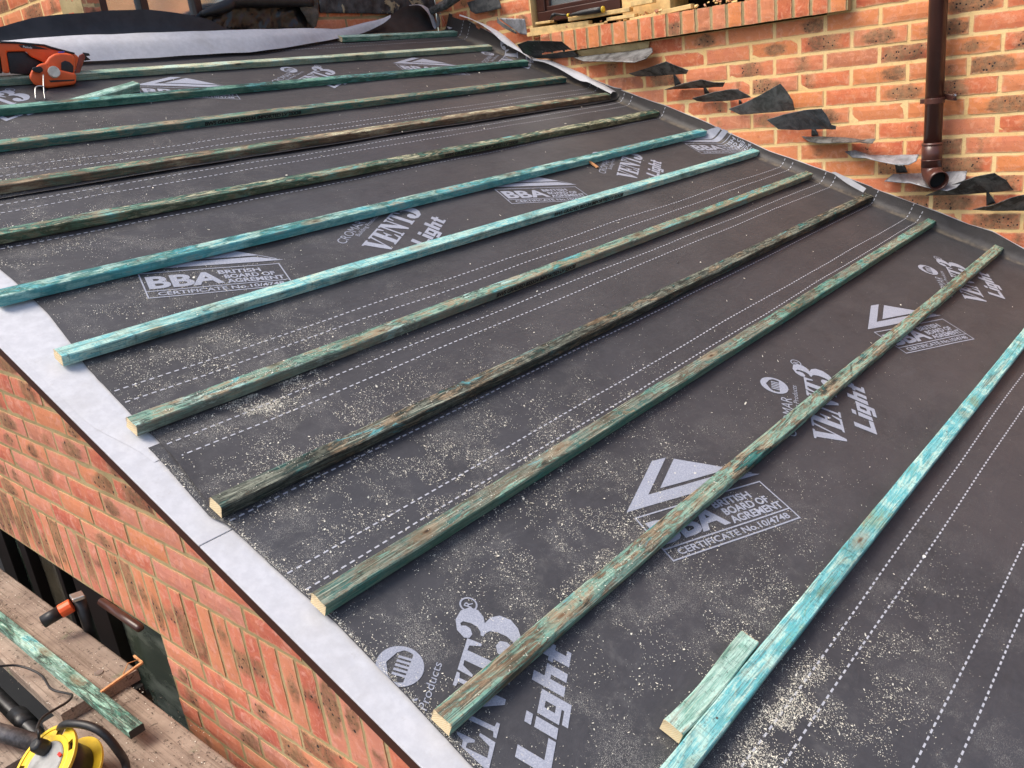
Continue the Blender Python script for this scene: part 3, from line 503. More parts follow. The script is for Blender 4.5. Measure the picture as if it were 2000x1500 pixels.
# soldiers
y = 3.2
ys = []
yy = 1.0333-.0757*24
while yy < 3.3: ys.append(yy); yy += .0757
for y0 in ys:
    y1 = y0+.0757; zt = min(ZT-.005, roof_z(y0)-.0)
    if zt > ZB+.03: rects.append((y0+.0045, ZB+.005, y1-.0045, zt, True))
def clipr(rs):
    out = []
    for (a0, b0, a1, b1, v) in rs:
        lim = roof_z(a0)+.0
        if b0 < lim-.006: out.append((a0, b0, a1, min(b1, max(b0+.012, lim)), v))
    return out
up = stretcher(-1.6, 3.3, ZT, 1.25, ZT, 1.2444-.0117, pitch=.2325, gap=.010)
rects = clipr(rects+up)
lo_ = stretcher(-1.6, JY, ZB-.075*14, ZB, ZB, JY-.1163, pitch=.2325, gap=.010)
rects += lo_
NP = [(-1.6, roof_z(-1.6)+.02), (3.3, roof_z(3.3)+.02), (3.3, ZB), (JY, ZB), (-1.6, ZB)]
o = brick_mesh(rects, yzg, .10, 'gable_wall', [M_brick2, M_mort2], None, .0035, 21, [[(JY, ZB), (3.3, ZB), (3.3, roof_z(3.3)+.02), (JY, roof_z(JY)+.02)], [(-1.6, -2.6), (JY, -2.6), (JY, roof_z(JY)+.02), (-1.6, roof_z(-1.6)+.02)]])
child(o, ext)
# fascia (bargeboard) and soffit along the verge
def rbox(mb, x0, x1, s0, s1, h0, h1, m=0):
    return mb.hexa([rp(x0, s0, h0), rp(x1, s0, h0), rp(x1, s1, h0), rp(x0, s1, h0), rp(x0, s0, h1), rp(x1, s0, h1), rp(x1, s1, h1), rp(x0, s1, h1)], m)
mb = MB(); n = 60
for k in range(n):
    s0, s1 = -1.7+5.3*k/n, -1.7+5.3*(k+1)/n; 
rbox(mb, -.052, -.032, -1.7, 3.6, -.047, -.0168)
child(mb.build('bargeboard', M_brown, None, bevel=.003), ext)
child(rbox(MB(), -.032, .224, -1.7, 3.6, -.045, -.037).build('soffit', M_brown, None), ext)
# frame and glass in the opening
XF = .30
fr = MB()
fr.box((XF-.02, JY+.003, ZB-.065), (XF+.05, 3.6, ZB-.001))
wnd = fr.build('window', M_brownd, None, bevel=.003); child(wnd, ext)
mu = MB()
for a, b in ((2.13, 2.38), (2.50, 2.54), (2.84, 2.92), (3.10, 3.26)): mu.box((XF-.018, a, -1.6), (XF+.048, b, ZB-.066))
mu.build('window_frame', M_brownd, wnd, bevel=.003)
for a, b, gm in ((JY+.003, 2.13, M_glassg), (2.38, 2.50, M_glassd), (2.54, 2.84, M_glassb), (2.90, 3.10, M_glassd)): MB().box((XF+.02, a, -1.6), (XF+.026, b, ZB-.066)).build('pane', gm, wnd)
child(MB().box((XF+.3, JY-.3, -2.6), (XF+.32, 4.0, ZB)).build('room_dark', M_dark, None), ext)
# reveal brick of the jamb
tv = MB().tube([(.212, 1.905, ZB+.012), (.205, 1.90, ZB+.010), (.205, 1.64, ZB+.007), (.212, 1.632, ZB+.007)], [.006, .0135, .0135, .006], 14)
child(tv.build('trickle_vent_hood', M_brown, None, True), ext)

# ------------------------------------------------------------------ roof membrane sheets
XC = 3.162; RC = .032
def wob(x, s, seed):
    v = smoothstep(-.02, .25, x)*(.0040*noise.noise(Vector((x*2.4, s*5.0, 1.0))) + .0012*noise.noise(Vector((x*6-s*4, s*11+x*3, 6.0))))
    return v
sheets = []
class Sheet:
    def __init__(s, s0, s1, base, seed, lift=0): s.s0, s.s1, s.base, s.seed, s.lift = s0, s1, base, seed, lift
    def h(s, x, v):
        h = s.base + wob(x, v, s.seed)
        if s.lift:
            e = smoothstep(s.s0+.035, s.s0-.002, v)
            h += s.lift*e*(.55+.6*noise.noise(Vector((x*1.9, 0, s.seed+9))))
        return h
    def P(s, x, v, dh=0):
        h = s.h(min(x, XC), v)
        if x <= XC: return rp(x, v, h+dh)
        t = x-XC; am = R_(84); a = min(t/RC, am); px = XC+RC*math.sin(a); ph = RC*(1-math.cos(a))
        ex = max(0, t-RC*am); px += ex*math.cos(am); ph += ex*math.sin(am)
        px += .002*noise.noise(Vector((0, v*6, s.seed+3)))*smoothstep(0, .08, ex)
        return rp(px-dh*math.sin(a), v, ph+h+dh*math.cos(a))
    def tmax(s, v):
        H = interp(T['uptop'], v)+.004; am = R_(84)
        return XC + RC*am + max(0, (H - RC*(1-math.cos(am))))/math.sin(am)
A = Sheet(-1.35, .80, -.0065, 1.0); B = Sheet(.575, 2.0, -.0045, 2.0); Cc = Sheet(1.925, 3.17, -.0025, 3.0, lift=.011)
T_left = {id(A): [(-1.4, -.006), (-.04, -.006), (.084, .002), (.256, .0096), (.41, .0055), (.55, .004), (.57, -.009), (.77, .006)],
          id(B): [(.58, .006), (.60, .002), (.628, .0095), (.69, .018), (.7648, .028), (.906, .0315), (1.091, .041), (1.2, .058), (1.329, .073), (1.5, .078), (2.2, .05)], id(Cc): [(1.9, .06), (3.3, .05)]}
def build_sheet(S, mat, label):
    root = thing('roofing_membrane', label, 'roof membrane', 'sheets of roofing membrane', loc=rp(1.6, S.s0, 0))
    ns = int((S.s1-S.s0)/.022); V = []; F = []; nx = 150; nu = 14
    for i in range(ns+1):
        s = S.s0+(S.s1-S.s0)*i/ns; xl = interp(T_left[id(S)], s) + .0012*noise.noise(Vector((s*60, 0, 3)))
        xt = S.tmax(s)
        for j in range(nx+nu+1):
            x = xl+(XC-xl)*j/nx if j <= nx else XC+(xt-XC)*(j-nx)/nu
            V.append(S.P(x, s, .0036 if (S is B and s < .765 and j == 0) else 0))
    W_ = nx+nu+1
    for i in range(ns):
        for j in range(W_-1): F.append((i*W_+j, i*W_+j+1, (i+1)*W_+j+1, (i+1)*W_+j))
    o = mk('sheet', V, F, mat, None, True); child(o, root)
    # white fleece backing shown where the upstand edge leans off the wall
    V = []; F = []; k = 0
    for i in range(ns+1):
        s = S.s0+(S.s1-S.s0)*i/ns; xt = S.tmax(s); q = .0045+.002*noise.noise(Vector((s*9, 1, 4)))
        V += [S.P(xt+.0005, s, -.0012), S.P(xt+.0015, s, .0004), S.P(xt+.003, s, -.001-q)]
    for i in range(ns): F += [(i*3, i*3+3, i*3+4, i*3+1), (i*3+1, i*3+4, i*3+5, i*3+2)]
    child(mk('fleece_edge', V, F, M_fleece, None, True), root)
    return root
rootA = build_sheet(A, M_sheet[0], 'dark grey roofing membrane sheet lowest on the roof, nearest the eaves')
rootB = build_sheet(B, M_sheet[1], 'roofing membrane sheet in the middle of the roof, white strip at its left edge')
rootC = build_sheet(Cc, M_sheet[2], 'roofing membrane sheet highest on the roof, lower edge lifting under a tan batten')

# --- printing on the membrane
def grid_map(S, polys2, xf, dh, clipx=True, step=.03):
    """polys2: list of 2-D polygons (lists of (u,v)) or (verts, faces); xf maps to (x, s)"""
    bm = bmesh.new()
    for item in polys2:
        if isinstance(item, tuple): vs, fs, d = item
        else:
            vs = item; fs = tessellate_polygon([[Vector((a, b, 0)) for a, b in vs]]); d = 0
        bv = [bm.verts.new((*xf(a, b), d)) for a, b in vs]
        for f in fs:
            if len(set(f)) > 2:
                try: bm.faces.new([bv[i] for i in f])
                except ValueError: pass
    if not bm.verts: bm.free(); return [], []
    xs = [v.co.x for v in bm.verts]; ys = [v.co.y for v in bm.verts]
    for ax, lo, hi in ((0, min(xs), max(xs)), (1, min(ys), max(ys))):
        k = math.ceil(lo/step)
        while k*step < hi:
            pl = Vector((0, 0, 0)); pl[ax] = k*step; nn = Vector((0, 0, 0)); nn[ax] = 1
            bmesh.ops.bisect_plane(bm, geom=bm.verts[:]+bm.edges[:]+bm.faces[:], plane_co=pl, plane_no=nn); k += 1
    if max(xs) > XC:
        for q in range(1, 9):
            bmesh.ops.bisect_plane(bm, geom=bm.verts[:]+bm.edges[:]+bm.faces[:], plane_co=(XC+q*.006, 0, 0), plane_no=(1, 0, 0))
    if clipx and min(xs) < .02:
        bmesh.ops.bisect_plane(bm, geom=bm.verts[:]+bm.edges[:]+bm.faces[:], plane_co=(.004, 0, 0), plane_no=(1, 0, 0), clear_inner=True)
    bm.verts.ensure_lookup_table()
    dead = [f for f in bm.faces if f.calc_center_median().x > S.tmax(f.calc_center_median().y)-.004 or not (S.s0 < f.calc_center_median().y < S.s1)]
    bmesh.ops.delete(bm, geom=dead, context='FACES'); bm.verts.index_update()
    V = [S.P(v.co.x, v.co.y, dh+v.co.z) for v in bm.verts]; F = [[v.index for v in f.verts] for f in bm.faces]
    bm.free(); return V, F
def text_poly(body, size, offset=0, shear=0, sx=1.0, spacing=1.0):
    cu = bpy.data.curves.new('tmp', 'FONT'); cu.body = body; cu.size = size; cu.offset = offset; cu.shear = shear; cu.space_character = spacing; cu.fill_mode = 'FRONT'; cu.resolution_u = 3
    ob = bpy.data.objects.new('tmp', cu); sc.collection.objects.link(ob)
    dg = bpy.context.evaluated_depsgraph_get(); dg.update(); me = ob.evaluated_get(dg).to_mesh()
    vs = [(v.co.x*sx, v.co.y) for v in me.vertices]; fs = [tuple(p.vertices) for p in me.polygons]
    ob.evaluated_get(dg).to_mesh_clear(); bpy.data.objects.remove(ob); bpy.data.curves.remove(cu)
    return vs, fs
def fit(tp, u0, v0, width, height, shear=0):          # scale a text to a box
    vs, fs = tp; xs = [a for a, b in vs]; ys = [b for a, b in vs]; x0, x1, y0, y1 = min(xs), max(xs), min(ys), max(ys)
    out = []
    for a, b in vs:
        q = (b-y0)/(y1-y0)*height; out.append((u0+(a-x0)/(x1-x0)*width+shear*q, v0+q))
    return (out, fs, 0)
GLY = {
 'V': (.9, [(0,1),(.48,1),(.48,.94),(.40,.92),(.60,.32),(.74,.92),(.64,.94),(.64,1),(.93,1),(.93,.94),(.84,.92),(.56,0),(.44,0),(.10,.92),(0,.94)]),
 'E': (.8, [(0,0),(.72,0),(.76,.3),(.70,.3),(.60,.08),(.38,.07),(.38,.47),(.48,.46),(.54,.35),(.59,.35),(.59,.68),(.54,.68),(.48,.55),(.38,.54),(.38,.93),(.58,.92),(.68,.72),(.74,.72),(.71,1),(0,1),(0,.94),(.1,.92),(.1,.08),(0,.06)]),
 'N': (.95, [(0,0),(.3,0),(.3,.06),(.2,.08),(.2,.80),(.70,0),(.82,0),(.82,.92),(.92,.94),(.92,1),(.62,1),(.62,.94),(.73,.92),(.73,.42),(.38,1),(0,1),(0,.94),(.1,.92),(.1,.08),(0,.06)]),
 'T': (.78, [(.2,0),(.6,0),(.6,.06),(.52,.08),(.52,.93),(.64,.92),(.74,.7),(.8,.7),(.78,1),(.02,1),(0,.7),(.06,.7),(.16,.92),(.28,.93),(.28,.08),(.2,.06)]),
 '3': (.8, [(-.02,1.06),(.08,1.24),(.3,1.33),(.56,1.29),(.74,1.14),(.76,.96),(.66,.82),(.52,.76),(.72,.68),(.86,.52),(.87,.28),(.74,.1),(.5,-.03),(.2,-.03),(.0,.07),(-.07,.22),(-.02,.37),(.12,.43),(.27,.38),(.31,.24),(.25,.12),(.30,.09),(.38,.14),(.44,.28),(.44,.48),(.38,.63),(.28,.70),(.2,.71),(.2,.77),(.28,.79),(.36,.88),(.38,1.02),(.34,1.18),(.27,1.22),(.22,1.19),(.27,1.10),(.25,1.0),(.14,.93),(.03,.96)])}
def circle(cx, cy, r, n=32): return [(cx+r*math.cos(2*math.pi*k/n), cy+r*math.sin(2*math.pi*k/n)) for k in range(n)]
def ring(cx, cy, r0, r1, n=32):
    vs = circle(cx, cy, r0, n)+circle(cx, cy, r1, n); return (vs, [(k, (k+1) % n, n+(k+1) % n, n+k) for k in range(n)], 0)
def bar(x0, y0, x1, y1): return ([(x0,y0),(x1,y0),(x1,y1),(x0,y1)], [(0,1,2,3)], 0)
def frame_xf(ox, os_, ang):
    c, s = math.cos(R_(ang)), math.sin(R_(ang)); return lambda u, v: (ox+u*c-v*s, os_+u*s+v*c)
# certificate block, 350 x 124 mm with the chevron mark above
tx = {k: text_poly(*a) for k, a in {'BBA': ('BBA', .1, .0035), 'b1': ('BRITISH', .1, .003), 'b2': ('BOARD OF', .1, .003), 'b3': ('AGREMENT', .1, .003), 'cert': ('CERTIFICATE No.10/4748', .1, .0022),
     'light': ('Light', .1, .0045), 'crom': ('CROMAR', .1, -.0005), 'bp': ('Building Products', .1, 0.0), 'r': ('R', .1, .001)}.items()}
CERT = [bar(0, 0, .352, .0035), bar(0, .1205, .352, .124), bar(0, .0035, .0035, .1205), bar(.3485, .0035, .352, .1205), bar(.0035, .030, .3485, .0335),
        fit(tx['BBA'], .012, .042, .178, .062), fit(tx['b1'], .186, .0875, .108, .0205), fit(tx['b2'], .196, .0625, .128, .0205), fit(tx['b3'], .196, .0385, .146, .0205), fit(tx['cert'], .026, .0085, .306, .0165),
        ([(-.006, .142), (.150, .257), (.190, .257), (.072, .170), (.30, .170), (.37, .142)], [(0, 1, 2, 3), (0, 3, 4, 5)], 0), ([(.206, .248), (.355, .152), (.352, .150), (.31, .178), (.11, .178)], [(0, 4, 3), (0, 3, 1), (1, 3, 2)], 0)]
LET = {'L': (1.02, [(0, 0, .34, 1), (.34, 0, .95, .22)]), 'i': (.42, [(0, 0, .32, .66), (0, .76, .32, .96)]),
 'g': (.84, [(0, 0, .26, .66), (.26, 0, .46, .17), (.26, .49, .46, .66), (.46, -.08, .74, .66), (.05, -.26, .74, -.08)]),
 'h': (.84, [(0, 0, .32, 1), (.32, .48, .74, .66), (.46, 0, .74, .48)]), 't': (.62, [(.12, .14, .42, .88), (.12, 0, .60, .14), (0, .50, .12, .66), (.42, .50, .58, .66)])}
def light_letters(u0, v0, k):
    out = []; u = 0
    for ch in 'Light':
        wd, bars = LET[ch]
        for a0, b0, a1, b1 in bars:
            q = [(u0+(u+a+.26*b)*k*1.12, v0+b*k) for a, b in ((a0, b0), (a1, b0), (a1, b1), (a0, b1))]; out.append((q, [(0, 1, 2, 3)], 0))
        u += wd
    return out
def ven():
    out = []; u = 0; k = .083
    for ch in 'VENT3':
        wd, pts = GLY[ch]; out.append([((u+a+.18*b)*k, b*k) for a, b in pts]); u += wd
    out += light_letters(.106, -.085, .0535)
    out.append(fit(tx['crom'], -.004, .1255, .172, .029, .1)); out.append(fit(tx['bp'], .066, .1035, .172, .018, .1))
    n = 40; cx, cy, r = .213, .168, .037
    out.append(ring(cx, cy, r, r*.80, n)); 
    # temple emblem: light pediment sky and columns inside the disc
    out.append(([(cx+r*.80*math.cos(t_), cy+r*.80*math.sin(t_)) for t_ in [math.pi*(.03+.94*q/14) for q in range(15)]]+[(cx-.022, cy+.012), (cx, cy+.022), (cx+.022, cy+.012)], tessellate_polygon([[Vector((cx+r*.80*math.cos(t_), cy+r*.80*math.sin(t_), 0)) for t_ in [math.pi*(.03+.94*q/14) for q in range(15)]]+[Vector((cx-.022, cy+.012, 0)), Vector((cx, cy+.022, 0)), Vector((cx+.022, cy+.012, 0))]]), 0))
    for q in range(5): out.append(bar(cx-.018+q*.008, cy-.014, cx-.0135+q*.008, cy+.008))
    vs = [(cx+r*.8*math.cos(t_), cy+r*.8*math.sin(t_)) for t_ in [math.pi*(1.15+.70*q/12) for q in range(13)]]
    out.append((vs, tessellate_polygon([[Vector((a, b, 0)) for a, b in vs]]), 0))
    out.append(ring(.368, .098, .0155, .0125, 26)); out.append(fit(tx['r'], .3625, .0915, .0115, .0135))
    return out
VEN = ven()
def put(root, S, polys, xf, name, dh=.0011):
    V, F = grid_map(S, polys, xf, dh)
    if V: child(mk(name, V, F, M_print, None), root)
for root, S, vo, co_ in ((rootA, A, [(-.072, -.116), (1.249, -.116), (2.57, -.114)], [(.575, -.029), (1.903, -.038)]),
                         (rootB, B, [(.949, 1.182), (2.268, 1.19)], [(.281, 1.279), (1.594, 1.266), (2.912, 1.258)]),
                         (rootC, Cc, [(.35, 2.485), (1.67, 2.485), (2.985, 2.49)], [(1.0, 2.562), (2.325, 2.578)])):
    for p in vo: put(root, S, VEN, frame_xf(p[0], p[1], 29.5), 'printed_lettering')
    for p in co_: put(root, S, CERT, frame_xf(p[0], p[1], -18.8), 'printed_certificate')
def dashes(S, s, x0, x1, seed):
    out = []; x = x0
    while x < x1:
        out.append(bar(x, s-.0017, x+.0105, s+.0017)); x += .0185
    ph = seed*1.7
    def xf(u, v): return (u, v + .0022*math.sin(u*2.1+ph) + .0012*math.sin(u*7.3+ph*2))
    return out, xf
t_ = NT('dash_ink'); M_dash = t_.fin(t_.mix(t_.ss(t_.noise(t_.co(), 300, 3, .7), .4, .7), (.42, .43, .48), (.52, .53, .58)), .6)
for root, S, ls in ((rootA, A, [-.567, -.521, -.370, -.324, .343, .391, .546]), (rootB, B, [.744, .789, .944, .990, 1.655, 1.852, 1.897]), (rootC, Cc, [2.065, 2.110, 2.998, 3.047])):
    for q, s in enumerate(ls):
        out, xf = dashes(S, s, max(.012, interp(T_left[id(S)], s)+.008), XC+.10, q+s*3)
        V, F = grid_map(S, out, xf, .0009, step=.05); 
        if V: child(mk('dashed_line', V, F, M_dash, None), root)

# white undercloak along the verge
uc = [(-1.7, .533, 'white undercloak board along the verge at the lower left, from the butt joint down'), (.535, 3.55, 'white undercloak board along the verge at the upper left, above the butt joint')]
for s0, s1, lab in uc:
    mb = MB(); rbox(mb, -.0555, .22, s0, s1, -.0165, -.0125)
    tag(mb.build('undercloak_board', M_fleece, None, bevel=.001), lab, 'undercloak', 'undercloak boards on the verge')
V = []; F = []; ns = 90
for i in range(ns+1):
    s = .763+(3.5-.763)*i/ns; xr = interp([(.76, .06), (3.6, .14)], s); xl = -.040+.003*noise.noise(Vector((s*3, 0, 0)))
    xl = xl + smoothstep(.95, .763, s)*.036
    for j in range(4): x = xl+(xr-xl)*j/3; V.append(rp(x, s, (-.0118, -.0095, -.0086, -.0084)[j]+.0003*noise.noise(Vector((x*9, s*4, 2)))))
for i in range(ns):
    for j in range(3): F.append((i*4+j, i*4+j+1, i*4+j+5, i*4+j+4))
child(mk('fleece_strip', V, F, M_fleece, None, True), rootB)

# ------------------------------------------------------------------ battens
G = .2785; BW = .0365; BH = .0235
def batten_mesh(x0, x1, seed, width=BW, height=BH, rough=1.0, ragged=True):
    L = x1-x0; n = max(6, int(L/.02)); V = []; F = []; MI = []
    prof = []; c = .0022
    base = [(0, 0), (0, height-c), (c, height), (width-c, height), (width, height-c), (width, 0)]
    # 9-point profile with mid points for wane
    P_ = [(0, 0), (0, height*.5), (0, height-c), (c, height), (width*.35, height), (width*.7, height), (width-c, height), (width, height-c), (width, height*.5), (width, 0)]
    r = random.Random(seed)
    bow = r.uniform(-.004, .004); bow2 = r.uniform(-.002, .002)
    for i in range(n+1):
        t = i/n; x = x0+L*t
        dy = bow*math.sin(math.pi*t)+bow2*math.sin(2*math.pi*t)+.0008*noise.noise(Vector((x*5, seed, 0)))
        for j, (a, b) in enumerate(P_):
            ny = .0007*rough*noise.noise(Vector((x*11, j*3.1, seed))); nz = .0008*rough*noise.noise(Vector((x*9, j*5.7, seed+4)))
            wane = 0
            if j in (2, 3): wane = max(0, noise.noise(Vector((x*3.1, seed*1.3, 7)))-.28)*.012*rough
            ex = 0
            if ragged and i in (0, n): ex = r.uniform(-.0009, .0009)
            V.append((x+ex, a+dy+(ny if 0 < j < 9 else ny)+(wane if j == 3 else 0), b+(nz if b > 0 else 0)-(wane if j == 2 else wane*.5 if j == 3 else 0)))
    m = len(P_)
    for i in range(n):
        for j in range(m-1): F.append((i*m+j, i*m+j+1, (i+1)*m+j+1, (i+1)*m+j)); MI.append(0)
        F.append((i*m+m-1, i*m, (i+1)*m, (i+1)*m+m-1)); MI.append(0)
    F.append(tuple(range(m-1, -1, -1))); MI.append(1); F.append(tuple(n*m+j for j in range(m))); MI.append(1)
    # a frayed lip of fibres round the sawn ends
    for e, sg in ((0, -1), (n, 1)):
        for _ in range(46):
            j = r.choice([2, 3, 4, 5, 6, 7, 3, 4, 5, 1, 0]); a = Vector(V[e*m+j]); b2 = Vector(V[e*m+min(j+1, m-1)]); p = a.lerp(b2, r.random())
            l = r.uniform(.001, .0035); d = Vector((sg*l, r.uniform(-.4, .4)*l, r.uniform(-.3, .6)*l)); wv = (b2-a).normalized()*r.uniform(.0003, .0007)
            k = len(V); V += [tuple(p-wv), tuple(p+wv), tuple(p+d)]; F.append((k, k+1, k+2)); MI.append(1)
    for _ in range(int(L*70)):
        i = r.randrange(1, n); j = r.choice([3, 6, 3, 2, 7]); p = Vector(V[i*m+j]); q = Vector(V[min(i+1, n)*m+j]); p = p.lerp(q, r.random())
        l = r.uniform(.002, .007); d = Vector((r.choice([-1, 1])*l, (-1 if j < 4 else 1)*r.uniform(.0, .3)*l, r.uniform(.0, .35)*l)); k = len(V)
        V += [tuple(p), tuple(p+Vector((.0005, 0, .0004))), tuple(p+d)]; F.append((k, k+1, k+2)); MI.append(1 if r.random() < .35 else 0)
    return V, F, MI
roof_rot = Matrix.Rotation(TH, 4, 'X')
def batten(s, x0, x1, cols, knots, label, dark=.3, front=None, seed=1, stamp=None, group='roof battens nailed across the membrane', grain=.5, dang=0):
    V, F, MI = batten_mesh(0, x1-x0, seed)
    m = mat_batten(seed, cols, knots, dark, front, grain=grain)
    o = mk('roof_batten', V, F, [m, M_end], None, False, MI)
    o.matrix_world = Matrix.Translation(rp(x0, s, 0)) @ roof_rot @ Matrix.Rotation(dang, 4, 'Z')
    tag(o, label, 'roof batten', group)
    for (sx, wd) in (stamp or []):
        vs, fs, _ = fit(text_poly('BWS GRADED BS5534 IMPORTED LV 25X38', .1, .003, 0, 1, .95), 0, 0, wd, .0135)
        zs = BH*.5
        r = random.Random(seed)
        V2 = []
        for a, b in vs:
            x = sx-x0+a
            t = x/(x1-x0); rr_ = random.Random(seed); bow = rr_.uniform(-.004, .004); bow2 = rr_.uniform(-.002, .002)
            dy = bow*math.sin(math.pi*t)+bow2*math.sin(2*math.pi*t)
            V2.append((x, dy-.0022, .0045+b))
        st = mk('printed_stamp', V2, fs, M_ink, None); st.parent = o
    # nail heads at the rafters
    nl = MB()
    rr_ = random.Random(seed+50); bow = rr_.uniform(-.003, .003)
    for k in range(int((x1-x0)/.6)+1):
        xx = .33+k*.6-x0*0
        if xx < x1-x0-.03: MB().tube([(xx, BW*.5, BH-.001), (xx, BW*.5, BH+.0006)], .0022, 8).build('nail', M_steeld, o)
    return o
g1 = G
BT = [
 (-G-.001, -.02, 3.30, ['blue', 'tq', 'pale', 'tq', 'mint', 'tan'], [(.93, .018)], 'bright turquoise roof batten nearest the camera, running off the lower right', .02, None, None),
 (0, 0, 3.225, ['blue', 'green', 'tan', 'brown', 'mint', 'tan', 'dark', 'teal'], [(.28, .02), (1.45, .012)], 'weathered brown and olive batten crossing the certificate print, second from the eaves', .34, None, None),
 (G*.998, .002, 3.19, ['tq', 'teal', 'mint', 'brown', 'grey', 'teal', 'tan', 'green'], [(.24, .020), (.62, .022), (1.28, .02)], 'green batten with two dark round knots near its cut left end', .22, 'green', None),
 (G*2-.0005, .002, 3.19, ['tq', 'teal', 'dark', 'grey', 'dark', 'tan', 'dark', 'teal'], [(1.15, .03)], 'nearly black batten with turquoise and tan patches, orange cut end', .42, 'dark', None),
 (G*3-.002, .004, 3.172, ['tq', 'pale', 'dark', 'mint', 'tan', 'green', 'tq', 'grey'], [(.62, .015), (1.75, .02)], 'green and cream streaked batten with deep drying splits, overhanging the white verge', .16, 'grey', [(1.03, .36)]),
 (G*4, .004, 3.197, ['tq', 'pale', 'tq', 'pale', 'tq', 'pale', 'cream'], [(1.02, .022)], 'pale turquoise batten with clean cut left end resting on the white verge', .03, None, [(1.64, .415)]),
 (G*5, .002, 3.18, ['blue', 'tq', 'pale', 'teal', 'tq', 'tan', 'tq'], [(.86, .01), (1.75, .024)], 'turquoise batten with a dark knot on its face, just above the pale turquoise one', .08, 'tq', None),
 (G*6+.001, .0, 3.186, ['tq', 'mint', 'tan', 'green', 'dark', 'cream', 'olive', 'teal'], [(1.2, .008), (2.3, .01)], 'olive green batten with stamped lettering, third above the widest certificate print', .26, 'olive', [(1.672, .42)]),
 (G*7-.003, .0, 3.145, ['mint', 'tan', 'green', 'brown', 'tan', 'cream', 'brown'], [(1.82, .004)], 'tan and brown batten lying along the lifted lap of the membrane', .18, 'brown', None),
 (G*8-.003, .0, 3.135, ['tq', 'mint', 'green', 'tan', 'teal', 'grey', 'teal'], [(.9, .02)], 'dull green batten with black stamped lettering on its left half', .2, 'teal', [(1.035, .41)]),
 (G*9, .0, 3.157, ['tq', 'green', 'mint', 'teal', 'dark', 'tq', 'brown'], [(1.12, .004), (.72, .02)], 'dark green batten below the nail gun, a loose offcut leaning on it', .24, 'green', None),
 (G*10-.001, .0, 3.17, ['cream', 'pale', 'cream', 'mint', 'cream'], [(1.55, .0), (2.2, .002)], 'batten with pale cream top and teal face that the nail gun lies over', .0, 'teal', None),
 (3.062, 2.34, 3.175, ['mint', 'green', 'pale', 'green', 'mint'], [(.3, .0)], 'highest batten, green, half hidden under the folded membrane', .1, 'green', None)]
for i, (s, x0, x1, cols, kn, lab, dk, fr_, stp) in enumerate(BT):
    batten(s, x0, x1, cols, kn, lab, dk, fr_, i+1, stp)
# offcuts
def offcut(loc_, L, rotz, tilt, cols, label, seed, wd=BW, cat='timber offcut', group=None):
    V, F, MI = batten_mesh(0, L, seed, wd)
    o = mk('batten_offcut', V, F, [mat_batten(seed, cols, [], .0), M_end], None, False, MI)
    o.matrix_world = Matrix.Translation(loc_) @ roof_rot @ Matrix.Rotation(rotz, 4, 'Z') @ Matrix.Rotation(tilt, 4, 'Y')
    return tag(o, label, cat, 'loose batten offcuts')
offcut(rp(.246, -.2395, 0), .252, 0, 0, ['mint', 'pale', 'mint', 'pale', 'tan'], 'short pale green batten offcut tucked against the nearest turquoise batten', 31, .0345)
o = offcut(rp(.745, 2.552, .0), .285, R_(14), 0, ['mint', 'pale', 'mint', 'mint'], 'pale green wedge shaped offcut lying behind the dark green batten beside the nail gun', 33, .036)
for v in o.data.vertices: v.co.z *= .25+.95*max(0, v.co.x)/.285

# ------------------------------------------------------------------ loose top membrane (folded back, white underside up)
top = thing('loose_membrane', 'loose top membrane folded back to show its white underside across the top', 'roof membrane', loc=(1.8, 2.85, 1.16))
def loft(rows, n=5, m=6, jit=0, seed=0):
    """rows: list of columns, each a list of points; smooth in both directions"""
    cols = [catmull(r, m) if len(r) > 2 else [Vector(r[0]).lerp(Vector(r[-1]), k/m) for k in range(m+1)] for r in rows]
    K = len(cols[0]); lines = [catmull([c[k] for c in cols], n) for k in range(K)]
    N = len(lines[0]); V = []; F = []
    for k in range(K):
        for i in range(N):
            p = lines[k][i]
            if jit: p = p + Vector((0, jit*noise.noise(Vector((p.x*7, p.z*9, seed))), jit*.6*noise.noise(Vector((p.x*9, p.z*8, seed+3)))))
            V.append(tuple(p))
    for k in range(K-1):
        for i in range(N-1): F.append((k*N+i, k*N+i+1, (k+1)*N+i+1, (k+1)*N+i))
    return V, F
V, F = loft(T['Dback'], 6, 6, .006, 2); child(mk('dark_face', V, F, M_sheetd, None, True), top)
rows = []
for a, b in T['Dwhite']:
    a, b = Vector(a), Vector(b); mid = a.lerp(b, .5)+Vector((0, -.006, .012)); rows.append([a, mid, b])
V, F = loft(rows, 6, 6, .004, 5); child(mk('white_underside', V, F, M_fleece, None, True), top)
for nm in ('curl', 'curl2'):
    V, F = loft(T[nm], 5, 3); child(mk('white_curl', V, F, M_fleece, None, True), top)
for nm, nn in (('rib1', 'white_flap'), ('rib2', 'white_flap')):
    rows = []
    for a, b in T[nm]:
        a, b = Vector(a), Vector(b); rows.append([a, a.lerp(b, .5)+Vector((-.006, 0, .006)), b])
    V, F = loft(rows, 5, 4, .002, 8); child(mk(nn, V, F, M_fleece, None, True), rootC)
a, b, c, d = [Vector(q) for q in T['rib3']]
V, F = loft([[b, a], [b.lerp(c, .5)+Vector((0, 0, .003)), a.lerp(d, .5)-Vector((0, 0, .006))], [c, d]], 4, 3); child(mk('white_flap', V, F, M_fleece, None, True), rootB)

